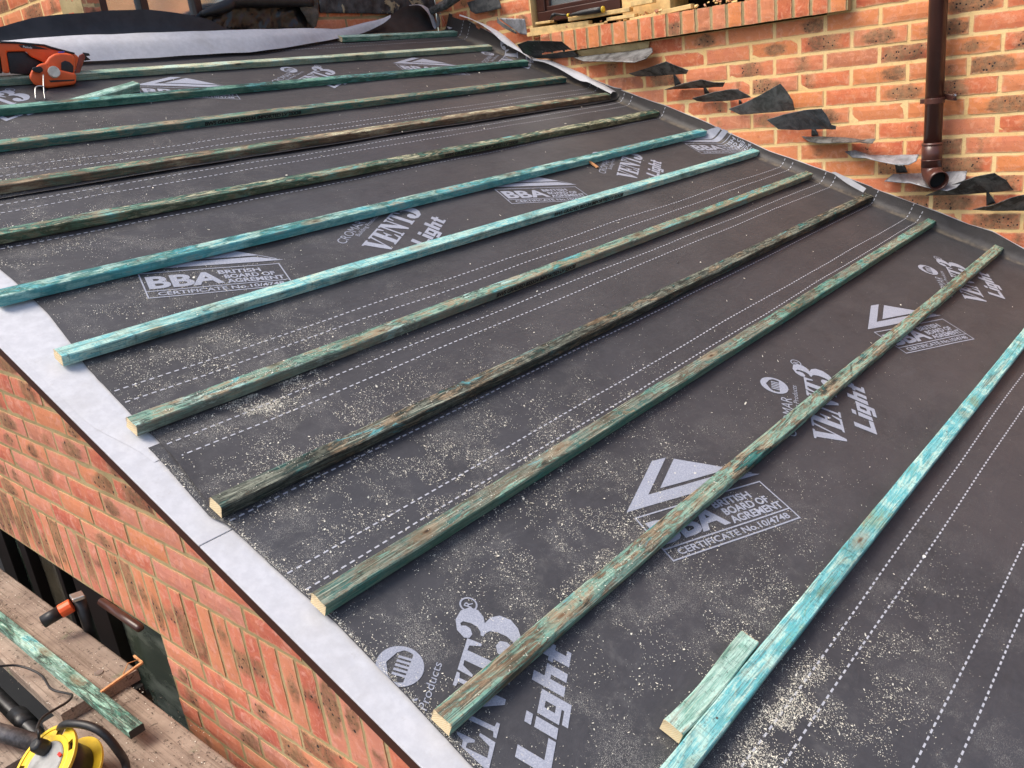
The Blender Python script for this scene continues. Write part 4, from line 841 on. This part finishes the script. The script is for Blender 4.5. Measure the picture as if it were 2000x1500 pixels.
# ------------------------------------------------------------------ torn lead flashing pieces on the right wall
def poly_sheet(pts, jit=.004, seed=0, levels=2, mats=None, name='sheet', parent=None, thick=.0022, smooth=True):
    P = [Vector(p) for p in pts]
    # densify the outline
    Q = []
    for i, p in enumerate(P):
        q = P[(i+1) % len(P)]; n_ = max(1, int((q-p).length/.02))
        for k in range(n_): Q.append(p.lerp(q, k/n_))
    nrm = Vector((0, 0, 0))
    for i in range(len(P)): nrm += P[i].cross(P[(i+1) % len(P)])
    nrm.normalize(); t1 = nrm.orthogonal().normalized(); t2 = nrm.cross(t1)
    tris = tessellate_polygon([[Vector((q.dot(t1), q.dot(t2), 0)) for q in Q]])
    bm = bmesh.new(); bv = [bm.verts.new(q) for q in Q]
    for f in tris:
        if len(set(f)) > 2:
            try: bm.faces.new([bv[i] for i in f])
            except ValueError: pass
    for ax in (t1, t2):
        vals = [v.co.dot(ax) for v in bm.verts]; q = math.ceil(min(vals)/.014)
        while q*.014 < max(vals):
            bmesh.ops.bisect_plane(bm, geom=bm.verts[:]+bm.edges[:]+bm.faces[:], plane_co=ax*(q*.014), plane_no=ax); q += 1
    bmesh.ops.triangulate(bm, faces=bm.faces)
    bmesh.ops.recalc_face_normals(bm, faces=bm.faces)
    for v in bm.verts:
        k = noise.noise(v.co*22+Vector((seed, 0, 0)))*jit + noise.noise(v.co*55+Vector((0, seed, 0)))*jit*.35
        v.co += nrm*k
    me = bpy.data.meshes.new(name); bm.to_mesh(me); bm.free()
    for mm in (mats if isinstance(mats, list) else [mats]): me.materials.append(mm)
    me.polygons.foreach_set('use_smooth', [smooth]*len(me.polygons))
    o = link(bpy.data.objects.new(name, me), parent)
    md = o.modifiers.new('solid', 'SOLIDIFY'); md.thickness = thick; md.offset = 0
    return o
TL = {'a': ('wide black lead flashing piece under the left end of the brick sill', mat_lead('lead_black', (.02, .02, .02), (.045, .047, .046), .4, .2)), 'b': ('torn lead flashing drooping below the middle of the sill, pale curled lip', M_leadm),
 'c': ('first small dark triangular flashing tab below the drooping torn lead', M_lead), 'd': ('second small dark triangular flashing tab with a curled bright tip', M_lead),
 'e': ('low dark flashing tab just left of the tall pale triangular one', M_lead), 'f': ('tallest triangular flashing tab, grey with pale scuffs', mat_lead('lead_scuffed', (.11, .11, .105), (.27, .27, .26))),
 'g': ('broad blue grey flashing tab with a bright curled lower right corner', mat_lead('lead_blue', (.075, .08, .088), (.20, .21, .225))), 'h': ('narrow flat flashing strip above the curled bright piece', M_lead),
 'i': ('curled flashing piece showing bright underside left of the downpipe', M_leadl), 'j': ('pale bent flashing piece hanging behind the downpipe outlet', M_leadl),
 'k': ('dark pointed flashing tab right of the downpipe outlet', M_lead), 'l': ('flashing tab furthest right, cut by the edge of the view', M_lead)}
tabs = {}
for q, (k, pts) in enumerate(T['tabs']):
    o = poly_sheet(pts, .0016, q*3.3, mats=TL[k][1], name='lead_flashing', smooth=k in 'bij'); tag(o, TL[k][0], 'flashing', 'torn pieces of stepped lead flashing'); tabs[k] = o
for k, pts in zip(('b', 'c', 'g', 'i', 'k', 'e'), T['slots']):
    o = poly_sheet(pts, .0, 1, mats=M_blackgl, name='lead_tongue', thick=.002); o.parent = tabs[k]
# bright curled lips on a few tabs
for k, pts in (('b', [(3.10, 1.62, .905), (3.085, 1.66, .925), (3.12, 1.95, .945), (3.13, 1.99, .938)]),): pass
tag(poly_sheet(T['slate'], .003, 4, mats=mat_lead('slate_grey', (.06, .065, .07), (.15, .155, .155)), name='lead_flashing', thick=.006), 'square grey flashing piece high on the wall left of the window', 'flashing', 'torn pieces of stepped lead flashing')
o = poly_sheet(T['soaker'], .001, 4, mats=M_leadl, name='lead_flashing', thick=.004); tag(o, 'small bright lead soaker at the left end of the sill', 'flashing', 'torn pieces of stepped lead flashing')
o2 = poly_sheet(T['soakert'], .002, 4, mats=M_lead, name='lead_tongue'); o2.parent = o
# mortar and cement bedding left where the flashing was torn out
cem = mat_mortar('cement_bedding', (.40, .31, .16), (.62, .48, .26))
for lab, pts in (('rough cement bedding exposed under the sill above the drooping torn lead', [(3.192, 2.00, .955), (3.192, 1.80, .950), (3.192, 1.585, .952), (3.192, 1.575, .985), (3.170, 1.80, .988), (3.170, 2.0, .987)]),):
    tag(poly_sheet(pts, .006, 3, mats=cem, name='cement_patch', thick=.008), lab, 'cement patch')

# ------------------------------------------------------------------ downpipe
dp = thing('downpipe', 'round brown plastic downpipe ending in an outlet shoe above the roof', 'downpipe', loc=(3.13, .262, .33))
px, py = 3.135, .262
child(MB().tube([(px, py+.012, 2.2), (px, py, .43)], .0335, 28).build('pipe', M_pipe, None, True), dp)
sh = MB(); sh.tube([(px, py, .445), (px, py, .36)], .0375, 28); 
arc = [(px, py, .36)]; 
for k in range(1, 8):
    a = R_(12*k); arc.append((px-.038*(1-math.cos(a)), py-.03*(1-math.cos(a)), .36-.045*math.sin(a)))
e = Vector(arc[-1]); dirv = Vector((-.75, -.62, -.22)).normalized(); arc.append(tuple(e+dirv*.03))
arc = catmull(arc, 2)
o = MB().tube([(px, py, .452), (px, py, .358)], .0375, 28).tube(arc, .0365, 28, caps=False).build('outlet_shoe', M_pipe, None, True, solid=.003); child(o, dp)
E_ = Vector(arc[-1]); t_ = (E_-Vector(arc[-2])).normalized()
rg = MB(); u = t_.orthogonal().normalized(); v = t_.cross(u)
rg.tube([E_+(u*math.cos(2*math.pi*k/36)+v*math.sin(2*math.pi*k/36))*.0365 for k in range(37)], .0026, 8, caps=False)
rg.tube([(px+.0385*math.cos(2*math.pi*k/36), py+.0385*math.sin(2*math.pi*k/36), .447) for k in range(37)], .003, 8, caps=False)
rg.tube([(px+.0385*math.cos(2*math.pi*k/36), py+.0385*math.sin(2*math.pi*k/36), .385) for k in range(37)], .0028, 8, caps=False)
child(rg.build('rim', M_pipe, None, True), dp)
child(MB().tube([tuple(E_-t_*.024), tuple(E_-t_*.022)], .033, 24).build('pipe_inside', M_dark, None), dp)
cl = MB(); zc = .612
cl.tube([(px, py, zc+.011), (px, py, zc-.011)], .0372, 28)
cl.obox((px+.012, py-.052, zc+.008), (.005, .02, .004), (0, .006, .0), (0, .003, .011)).obox((px+.028, py-.066, zc+.012), (.03, .004, .0), (0, .006, 0), (0, 0, .009)).obox((px+.01, py+.046, zc), (.006, .0, 0), (0, .010, 0), (0, 0, .009))
child(cl.build('pipe_clip', M_pipe, None, False, bevel=.002), dp)
child(MB().tube([(px-.008, py-.072, zc+.014), (px-.014, py-.078, zc+.016)], .0042, 8).build('clip_screw', M_steel, None), dp)

# ------------------------------------------------------------------ things at the top of the roof
M_traym = mat_lead('painted_lead_tray', (.03, .032, .035), (.085, .09, .095), .5, .2)
pts = [(min(p[0], 3.185), p[1], p[2]) for p in T['tray']]
# cement blotches on the lead tray
nt = NT('painted_lead_with_cement'); c = nt.co(); n = nt.noise(c, 9, 6, .65, .6)
k = nt.mix(nt.ss(nt.noise(c, 22, 5, .6), .3, .7), (.028, .03, .033), (.09, .095, .1)); k = nt.mix(nt.ss(n, .56, .60), k, (.40, .35, .23)); M_cem = nt.fin(k, .6, .1, nt.bump(n, .5, .006), .4)
o = poly_sheet(pts, .006, 2, mats=M_cem, name='lead_tray', thick=.006); tag(o, 'long dark lead tray with cement blotches along the back wall above the loose membrane', 'flashing')
o = poly_sheet(T['felt'], .010, 9, mats=M_blackgl, name='black_plastic_sheeting', thick=.003); tag(o, 'crumpled glossy black plastic sheeting bunched between the window and the lead tray', 'sheeting')
tb = MB().tube(catmull([Vector(T['felt'][1])+Vector((0, -.03, -.005)), Vector(T['felt'][3])+Vector((0, -.04, -.02)), Vector(T['felt'][4])+Vector((0, -.03, -.02)), Vector(T['felt'][5])+Vector((0, -.03, -.03)), Vector(T['felt'][6])+Vector((0, -.03, -.035))], 5), [.012, .016, .02, .024, .026, .028, .028, .028, .028, .028, .028, .028, .028, .028, .028, .028, .026, .024, .024, .022, .02], 14)
o.modifiers[0].thickness = .003
r_ = tb.build('rolled_edge', M_black, None, True); child(r_, o) if False else setattr(r_, 'parent', o)
o = poly_sheet(T['felthang'], .012, 5, mats=plain('brown_felt', (.10, .085, .065), .6, 0, .4, 30, .5), name='torn_felt', thick=.003); tag(o, 'torn brown flap of old felt hanging at the left end of the lead tray', 'felt')
fr_ = [Vector(p) for p in T['feltroll']]; q0, q1, q2 = fr_
for q in (q0, q1, q2): q.x = min(q.x, 3.15)
o = MB().tube([(3.08, 2.93, 1.30), (3.135, 2.86, 1.325), (3.15, 2.72, 1.375), (3.15, 2.55, 1.41)], [.018, .026, .03, .03], 16).build('felt_roll', M_lead, None, True)
tag(o, 'dark rolled strip of old lead in the corner above the membrane upstand', 'flashing')

# timber and debris on the window sill
tag(MB().box((3.152, .62, 1.0905), (3.24, .63, 1.0915)).build('mortar_crumb', M_mort, None), 'thin mortar smear left at the right end of the brick sill', 'mortar')
for q, (a, b) in enumerate(T['debris']):
    a, b = Vector(a), Vector(b); d = (b-a); L = d.length; d.normalize(); hh = [.010, .012, .006, .010, .010, .012, .010, .008][q]
    up = Vector((0, 0, 1)); sd = d.cross(up).normalized()
    lab = ['long pale timber lath along the front of the sill at its left', 'thicker timber strip behind the long lath, under the hammer', 'short timber packer at the left foot of the window frame', 'timber strip directly below the window frame', 'short timber block on the middle of the sill front', 'timber piece standing highest, right of the window frame', 'timber piece near the dark second window frame', 'small timber sliver in the middle of the sill debris'][q]
    mb = MB(); mb.obox((a+b)/2+Vector((.015, 0, 0)), d*L/2, sd*.018, up*hh)
    tag(mb.build('timber_strip', M_timber, None, bevel=.002), lab, 'timber', 'timber strips and packers on the sill')
rb = MB(); r = random.Random(4)
for k in range(110):
    y = r.uniform(.7, 2.25); x = r.uniform(3.16, 3.22); z = 1.092+r.uniform(0, .02); s_ = r.uniform(.003, .012)
    d1 = Vector((r.uniform(-1, 1), r.uniform(-1, 1), r.uniform(-.4, .4))).normalized(); d2 = d1.orthogonal().normalized(); rb.obox((x, y, z), d1*s_, d2*s_*.6, d1.cross(d2)*s_*.4, k % 2)
tag(rb.build('sill_rubble', [M_timber, M_brick2], None), 'crumbs of wood and broken mortar scattered along the brick sill', 'rubble', kind='stuff')
# hammer / scraper with black handle
hm = thing('hand_tool', 'black handled hand tool with yellow bands lying on the timber strips on the sill', 'hand tool', loc=tuple(T['hammer'][2]))
H = [Vector(p) for p in T['hammer']]
a, b = H[3], (H[4]+H[5])/2
child(MB().tube([a, a.lerp(b, .15), a.lerp(b, .45), a.lerp(b, .8), b], [.005, .008, .0135, .0145, .013], 14).build('handle', M_black, None, True), hm)
child(MB().tube([a.lerp(b, -.02), a.lerp(b, .03)], .0085, 12).tube([b, b+(b-a).normalized()*.006], .0155, 14).build('yellow_band', M_yellow, None, True), hm)
child(MB().tube([a, a.lerp(H[1], .5), H[1]], [.005, .005, .007], 10).tube([H[1], H[1].lerp(H[0], .5)+Vector((0, 0, .004)), H[0]+Vector((0, 0, -.006))], [.009, .010, .005], 10).build('head', M_black, None, True), hm)

# ------------------------------------------------------------------ nail gun
gun = thing('nail_gun', 'orange and black cordless nail gun resting on the roof battens at the upper left', 'nail gun', loc=(.8, 2.62, 1.03))
YN = 2.6
PXM = 0.001745   # metres per photograph pixel at the gun
def gp(px_, py_, d=0):
    # gun local plane from two measured corner points
    x = .653+px_*.00168-(py_-82)*.00044; z = 1.196-(py_-82)*.00165-px_*.00008
    q = (YN-d+.7697)/(YN+.7697)
    return (-.6156+(x+.6156)*q, YN-d, .8524+(z-.8524)*q)
def extr(pts, d0, d1, name, mat, bev=.006, par=gun):
    L = len(pts); V = [gp(a, b, d0) for a, b in pts]+[gp(a, b, d1) for a, b in pts]
    tr = [t_ for t_ in tessellate_polygon([[Vector((a, b, 0)) for a, b in pts]])]
    bm = bmesh.new(); vs = [bm.verts.new(v) for v in V]
    bm.faces.new(vs[:L]); bm.faces.new(list(reversed(vs[L:])))
    for k in range(L): bm.faces.new([vs[k], vs[(k+1) % L], vs[L+(k+1) % L], vs[L+k]])
    bmesh.ops.recalc_face_normals(bm, faces=bm.faces)
    me = bpy.data.meshes.new(name); bm.to_mesh(me); bm.free(); me.materials.append(mat)
    o = link(bpy.data.objects.new(name, me))
    md = o.modifiers.new('bevel', 'BEVEL'); md.width = bev; md.segments = 4; md.limit_method = 'ANGLE'; md.angle_limit = R_(25)
    me.polygons.foreach_set('use_smooth', [True]*len(me.polygons))
    if par is gun: child(o, gun)
    else: o.parent = par
    return o
# housing: handle along the top, magazine arm at left, motor body in the middle
extr([(-75, 84), (-20, 81), (30, 83), (88, 88), (104, 93), (150, 104), (160, 112), (152, 140), (104, 136), (84, 122), (58, 110), (50, 100), (12, 101), (18, 143), (4, 143), (0, 108), (-75, 104)], -.028, .03, 'housing', M_orange, .007)
extr([(96, 112), (108, 104), (140, 104), (152, 112), (150, 150), (142, 152), (96, 150), (72, 140), (84, 128)], -.02, .062, 'motor_body', M_orange, .012)
extr([(60, 138), (76, 126), (92, 122), (100, 134), (154, 146), (153, 168), (94, 175), (66, 168), (55, 152)], -.01, .082, 'nose_housing', M_orange, .009)
extr([(12, 101), (48, 100), (60, 110), (84, 120), (78, 130), (60, 142), (58, 147), (18, 144)], -.02, .018, 'grip_panel', M_black, .004)
extr([(-75, 104), (0, 108), (4, 143), (-75, 150)], -.022, .022, 'battery', M_black, .006)
extr([(160, 108), (170, 104), (174, 112), (156, 160), (146, 166), (152, 140)], -.012, .02, 'nail_magazine', plain('magazine_brown', (.30, .06, .035), .4), .003)
extr([(168, 102), (182, 104), (185, 109), (176, 110), (186, 118), (172, 120), (170, 112)], -.004, .006, 'magazine_latch', M_black, .001)
extr([(36, 88), (60, 87), (96, 96), (60, 95), (42, 93)], .030, .0325, 'name_plate', M_black, .0006)
o = extr([(-20, 80), (30, 81), (88, 86), (104, 91), (152, 103), (150, 106), (100, 95), (86, 89), (30, 85), (-20, 84)], -.01, .0335, 'black_trim', M_black, .001)
extr([(122, 123), (130, 119), (140, 122), (148, 130), (148, 142), (140, 148), (129, 147), (122, 138)], .062, .066, 'exhaust_vent', M_black, .003)
extr([(62, 133), (70, 131), (78, 130), (84, 134), (84, 140), (78, 144), (70, 143), (62, 138)], .078, .098, 'depth_knob', M_black, .003)
c = Vector(gp(105.5, 143, .082))
nd = Vector((-.12, -1, .12)).normalized()
child(MB().tube([c, c+nd*.012, c+nd*.015, c+nd*.011], [.0195, .0195, .0175, .0150], 32, caps=False).tube([c-nd*.02, c+nd*.001], .0195, 32).build('lamp_ring', plain('pale_ring_metal', (.72, .64, .55), .35), None, False), gun)
child(MB().tube([c+nd*.002, c+nd*.0070], [.0155, .0155], 28).tube([c+nd*.0070, c+nd*.0082], .006, 12).build('lamp_lens', M_white, None), gun)
extr([(96, 158), (99, 159), (150, 158), (150, 161), (99, 163)], .082, .0835, 'dark_slot', M_black, .0004)
hk = MB()
for pl in T['hook']: hk.tube(catmull(pl, 4), .0023, 8)
child(hk.build('belt_hook', M_steel, None, True), gun)
child(MB().tube([gp(84, 185, .10), gp(92, 180, .08), gp(94, 172, .06)], .0045, 8).build('contact_tip', M_black, None, True), gun)
cu = extr([(116, 101), (130, 100), (128, 103), (116, 103.5)], .058, .0625, 'sticker', plain('blue_sticker', (.12, .12, .6), .4), .0004)
# name plate lettering
vs, fs, _ = fit(text_poly('Paslode', .1, .002), 0, 0, 18, 4.2)
mk('lettering', [gp(45+a, 93.0-b+a*.12, .0330) for a, b in vs], fs, M_white).parent = bpy.data.objects['name_plate']

# ------------------------------------------------------------------ scaffold
def board(x0, x1, y0, y1, zt, label, rot=0, th=.038):
    n = 24; V = []; F = []; W_ = [(0, 0), (.25, 0), (.5, 0), (.75, 0), (1, 0)]
    mb = MB()
    for i in range(n+1):
        y = y0+(y1-y0)*i/n
        for fx in (0, .02, .25, .5, .75, .98, 1):
            z = zt+.0015*noise.noise(Vector((fx*3+x0, y*2, 1)))-(.003 if fx in (0, 1) else 0)
            V.append((x0+(x1-x0)*fx+.0015*noise.noise(Vector((y*6, fx, x0))), y+(.003*noise.noise(Vector((fx*9, 0, y0))) if i in (0, n) else 0), z))
        for fx in (1, 0): V.append((x0+(x1-x0)*fx, y, zt-th))
    m = 9
    for i in range(n):
        for j in range(m): F.append((i*m+j, (i+1)*m+j, (i+1)*m+(j+1) % m, i*m+(j+1) % m))
    F.append(tuple(range(m))); F.append(tuple(n*m+j for j in range(m-1, -1, -1)))
    o = mk('scaffold_board', V, F, M_board); return tag(o, label, 'scaffold board', 'scaffold boards of the working platform')
b1 = board(-.071, .160, 1.628, 4.2, -.682, 'upper scaffold board carrying the long loose batten, nearest the window')
b2 = board(-.105, .130, -.6, 1.70, -.7215, 'lower scaffold board beside the brick wall with the cable reel on it')
b3 = board(-.42, -.160, 1.60, 4.0, -.722, 'scaffold board at the far lower left, beyond the gap with the dark tubes')
b4 = board(-.38, -.125, -.6, 1.55, -.7225, 'scaffold board at the bottom left corner under the dusty tube')
for o_, z_ in ((b1, 0),):
    pass
tag(MB().tube([(-.35, 1.70, -.785), (.17, 1.62, -.785)], .0242, 18).build('scaffold_tube', M_tube, None, True), 'dark scaffold tube crossing beneath the board ends', 'scaffold tube', 'scaffold tubes')
tag(MB().tube([(-.118, 3.4, -.80), (-.112, 1.2, -.80)], .0242, 18).tube([(-.115, 1.93, -.80), (-.115, 1.84, -.80)], .033, 12).build('scaffold_tube', M_tube, None, True), 'black scaffold tube running in the gap between the boards', 'scaffold tube', 'scaffold tubes')
tag(MB().tube([(-.62, 2.45, -.645), (-.262, 1.80, -.650), (-.15, 1.545, -.69)], .0242, 20).build('scaffold_tube', M_tubed, None, True), 'grey scaffold tube dusted with sawdust, lying on the boards at the lower left', 'scaffold tube', 'scaffold tubes')
tag(MB().box((-.10, 1.60, -.760), (.155, 1.66, -.7235)).build('timber_bearer', M_dark, None, bevel=.003), 'black timber bearer under the end of the upper scaffold board', 'timber')  # same near-black material as the room interiors
# batten lying on the boards
p0 = Vector((.0205, 2.62, -.657)); p1 = Vector((-.0035, 1.385, -.657))
V, F, MI = batten_mesh(0, 1.36, 61, .042, .024)
o = mk('loose_batten', V, F, [mat_batten(61, ['teal', 'tq', 'pale', 'mint', 'dark', 'green', 'pale'], [(1.0, .02), (.75, .03)], .25, None), M_black], None, False, MI)  # end faces are black instead of cut wood
d = (p1-p0).normalized(); o.matrix_world = Matrix.Translation((-.018, 2.70, -.6795)) @ Matrix.Rotation(math.atan2(-1, .012), 4, 'Z') 
tag(o, 'long loose turquoise batten with a black end lying on the scaffold boards', 'roof batten')
# splinter
sp = MB(); s = [Vector(p) for p in T['splinter']]
sp.obox((s[0]+s[1])/2+Vector((0, 0, .0)), (s[1]-s[0])/2, Vector((0, .004, 0)), Vector((0, 0, .003))).obox((s[1]+s[2])/2, (s[2]-s[1])/2, Vector((.003, 0, 0)), Vector((0, 0, .003))).tube([s[0].lerp(s[1], .55)+Vector((0, .004, .004)), s[0].lerp(s[1], .75)+Vector((0, .018, .016)), s[0].lerp(s[1], .98)+Vector((0, .020, .004))], .0016, 6)
tag(sp.build('wood_splinter', M_splint, None), 'orange brown split lath splinter lying across the end of the upper scaffold board', 'splinter')
kp = Vector(T['knotplate'])
tag(MB().tube([kp+Vector((0, 0, -.001)), kp+Vector((0, 0, .0022))], .013, 18).build('board_plug', M_steel, None), 'small round metal plug set in the upper scaffold board', 'plug')
# black clamp with an orange collar
cp = thing('clamp_tool', 'black clamp with orange collar and chrome head between the boards and the window', 'clamp', loc=(.15, 2.0, -.6))
child(MB().tube([(.06, 2.03, -.600), (.112, 2.012, -.585)], .021, 18).build('handle', M_black, None, True), cp)
child(MB().tube([(.112, 2.012, -.585), (.148, 2.0, -.576)], .0235, 12).build('collar', M_orange, None, False, bevel=.003), cp)
child(MB().obox((.168, 1.99, -.552), (.018, -.006, 0), (.004, .022, 0), (0, 0, .007)).build('chrome_head', M_steel, None, False, bevel=.003), cp)
child(MB().tube([(.172, 1.99, -.56), (.175, 1.995, -.75)], .019, 14).build('body', M_black, None, True), cp)

# cable reel
RN = Vector(T['rn']).normalized(); RC_ = Vector(T['reel'])
reel = thing('cable_reel', 'yellow cable reel with grey socket face standing on the lower scaffold board', 'cable reel', loc=tuple(RC_))
ru = Vector((0, 0, 1)); ru = (ru-RN*ru.dot(RN)).normalized(); rv = RN.cross(ru)
def disc(mb, c, r0, r1, th, n=56, holes=None, m=0):
    V = []; F = []
    for zz in (th, 0):
        for rr_ in (r0, r1):
            for k in range(n): a = 2*math.pi*k/n; V.append(c+ru*math.cos(a)*rr_+rv*math.sin(a)*rr_+RN*zz)
    for k in range(n):
        q = (k+1) % n
        if holes and k in holes:
            continue
        F += [(k, n+k, n+q, q), (2*n+k, 2*n+q, 3*n+q, 3*n+k)]
    for k in range(n):
        q = (k+1) % n; F += [(n+k, 3*n+k, 3*n+q, n+q), (k, q, 2*n+q, 2*n+k)]
    mb.add(V, F, m)
RR = .100
fl = MB(); disc(fl, RC_, .060, .075, .006); disc(fl, RC_, .075, .091, .006, holes={k for b_ in range(7) for k in (b_*8+2, b_*8+3, b_*8+4)}); disc(fl, RC_, .091, RR, .009)
child(fl.build('front_flange', M_yellow, None, False, bevel=.0012), reel)
child(MB().tube([RC_-RN*.001, RC_+RN*.007, RC_+RN*.010], [.0595, .0595, .056], 48).build('socket_face', M_greyp, None, False, bevel=.001), reel)
ft = MB()
for sx_ in (-1, 1):
    for (du, dv) in ((0, .009), (-.009, -.006), (.009, -.006)):
        p = RC_+ru*(sx_*.03+du*.6)+rv*(.022 if sx_ > 0 else -.018)+rv*dv+RN*.0103; ft.obox(p, ru*.0035, rv*.0018, RN*.0006)
ft.build('socket_holes', M_black, None).parent = bpy.data.objects['socket_face']
p = RC_+ru*.042-rv*.034+RN*.0112
MB().obox(p, ru*.004, rv*.007, RN*.002).build('reset_button', plain('red_plastic', (.6, .03, .02), .4), bpy.data.objects['socket_face'])
child(MB().tube([RC_-RN*.002, RC_-RN*.075], .075, 40).build('drum', M_black, None, True), reel)
rf = MB(); disc(rf, RC_-RN*.085, .03, RR, .007); child(rf.build('rear_flange', M_yellow, None, False, bevel=.0012), reel)
child(MB().tube(catmull(T['frametube'], 5), .0105, 14).build('carry_frame', M_black, None, True), reel)
pc = RC_+ru*.028+rv*.030+RN*.010
plug = thing('plug', 'black rubber plug pushed into the reel socket with its thin cable', 'plug', loc=tuple(pc))
child(MB().tube([pc, pc+RN*.012, pc+RN*.034, pc+RN*.040], [.0195, .021, .019, .012], 8).build('plug_body', M_black, None, False, bevel=.003), plug)
cpts = [Vector(q) for q in T['cable'][:-2]]+[pc+RN*.05+ru*.03, pc+RN*.034+ru*.012]
child(MB().tube(catmull(cpts, 6), .0036, 10).build('cable', M_black, None, True), plug)

# ------------------------------------------------------------------ sawdust
def chips(n_target, name, label, sampler, smin, smax, mat):
    V = []; F = []; r = random.Random(99); k = 0
    while k < n_target:
        p = sampler(r)
        if p is None: continue
        x, s, h0, nrm_ = p
        L = r.uniform(smin, smax)*(1 if r.random() > .06 else 2.0); wd = L*r.uniform(.18, .55); a = r.uniform(0, math.pi); ca, sa = math.cos(a), math.sin(a)
        b = len(V); lift = r.uniform(0, .5)*L
        for (u, v, q) in ((-L/2, -wd/2, 0), (L/2, -wd/2, .0), (L/2, wd/2, lift), (-L/2, wd/2, .0003), (0, wd*.8, lift*.6)):
            V.append(rp(x+u*ca-v*sa, s+u*sa+v*ca, h0+.0006+q))
        F += [(b, b+1, b+4), (b+1, b+2, b+4), (b, b+4, b+3)]; k += 1
    o = mk(name, V, F, mat); return tag(o, label, 'sawdust', kind='stuff')
bl = [(.52, .06, .16, .05, 3), (.30, .64, .22, .05, 3), (.30, .84, .10, .018, 2.2), (.26, .78, .07, .015, 1.3), (.35, .47, .25, .06, 3), (.58, .36, .25, .06, 3.2), (.55, -.12, .3, .06, 1.8), (.40, -.33, .10, .02, 2.6), (.52, -.40, .12, .05, 2.0), (.78, -.44, .16, .05, 1.0),
      (.25, 1.05, .16, .05, 1.8), (.35, .95, .18, .04, 1.2), (.30, 1.30, .2, .06, 1.6), (.55, .18, .22, .06, 2.0), (.22, 1.6, .14, .06, 1.0), (.30, 1.80, .2, .06, 1.0), (.45, 2.1, .25, .06, .9), (.42, 2.35, .25, .07, .6), (.7, .7, .35, .12, 1.2), (.9, .2, .4, .15, 1.2), (.12, .10, .12, .1, .8), (.60, -.2, .12, .03, 1.0), (1.4, .8, .9, .9, .5), (1.2, -.1, .9, .5, .4)]
tot = sum(b[4] for b in bl)
def samp(r):
    q = r.random()*tot
    for b in bl:
        q -= b[4]
        if q <= 0: break
    x = r.gauss(b[0], b[2]); s = r.gauss(b[1], b[3])
    if noise.noise(Vector((x*14, s*14, 0)))+noise.noise(Vector((x*40, s*40, 3)))*.6 < -.02+r.uniform(-.25, .25): return None
    xl = -.004
    if x < xl+.004 or x > 3.1 or s > 2.9 or s < -.9: return None
    k = (s+.0005)/G; f = (k-math.floor(k))*G
    S = A if s < .6 else (B if s < 1.93 else Cc)
    if x < interp(T_left[id(S)], s)+.002: return None
    if f < BW+.001 and s < 2.9 and s > -.3:
        if r.random() < .35 and .004 < f < BW-.004: return (x, s, BH+.0008, None)
        return None
    return (x, s, S.h(x, s)+.0004, None)
chips(46000, 'sawdust', 'pale sawdust strewn over the membrane near the sawn batten ends', samp, .0006, .0024, M_chip)
def samp2(r):
    s = r.uniform(-.5, .76); 
    t = r.random()
    if s > .56 and t < .8: x = r.gauss(.006, .006); s = r.gauss(.70, .045)
    else: x = interp(T_left[id(A)], s)+abs(r.gauss(0, .005))
    if x < -.01: return None
    return (x, s, -.004+abs(r.gauss(0, .0008)), None)
chips(2600, 'sawdust', 'fine sawdust gathered in a line along the cut membrane edge at the verge', samp2, .0006, .0018, M_chip)
def samp3(r):
    S = B; x = r.uniform(.3, 3.0); s = r.uniform(-.5, 2.9); k = s/G; f = (k-math.floor(k))*G
    if f < BW+.002: return None
    S = A if s < .6 else (B if s < 1.93 else Cc)
    return (x, s, S.h(x, s)+.001, None)
chips(220, 'wood_shavings', 'scattered larger wood shavings across the whole membrane', samp3, .003, .008, M_chip)

def samp4(r):
    x = r.uniform(-.10, .155); y = r.uniform(1.0, 3.0)
    z = -.6805 if y > 1.63 else -.720
    if noise.noise(Vector((x*9, y*6, 2))) < r.uniform(-.5, .3): return None
    return (x, y, z, None)
V = []; F = []; r = random.Random(5); k = 0
while k < 1500:
    p = samp4(r)
    if p is None: continue
    x, y, z, _ = p; L = r.uniform(.0008, .0035); a = r.uniform(0, 6.28); b = len(V)
    for q in range(3): V.append((x+L*math.cos(a+q*2.1)*r.uniform(.4, 1), y+L*math.sin(a+q*2.1), z+r.uniform(.0, .0015)))
    V.append((x, y, z+L*.7)); F += [(b, b+1, b+3), (b+1, b+2, b+3), (b+2, b, b+3)]; k += 1
tag(mk('board_crumbs', V, F, [plain('dark_crumb', (.06, .045, .035), .9), M_chip], None, False, [(j//3) % 3 == 0 for j in range(len(F))]), 'dark and pale crumbs of dirt and wood scattered on the scaffold boards', 'crumbs', kind='stuff')

for lab, x, q, rr_ in (('tiny round white dot stuck on the membrane left of the dark batten end', .105, .644, .0045), ('tiny white oval chip on the lower right dashed line', 1.02, -.372, .005)):
    S = A; p = [S.P(x+rr_*math.cos(a*.7)*(1.0), q+rr_*.7*math.sin(a*.7), .0016) for a in range(9)]
    mb = MB(); mb.add(p+[S.P(x+rr_*math.cos(a*.7), q+rr_*.7*math.sin(a*.7), .0003) for a in range(9)], [tuple(range(9))]+[(a, a+9, (a+1) % 9+9, (a+1) % 9) for a in range(9)])
    tag(mb.build('white_chip', M_white), lab, 'chip')
mb = MB(); mb.obox(rp(2.22, 1.372, .006), (.006, 0, 0), Vector(rp(0, .022, .004)), (0, -.001, .0025))
tag(mb.build('wood_splinter', M_splint), 'small brown wood sliver poking out below the right part of a turquoise batten', 'splinter')
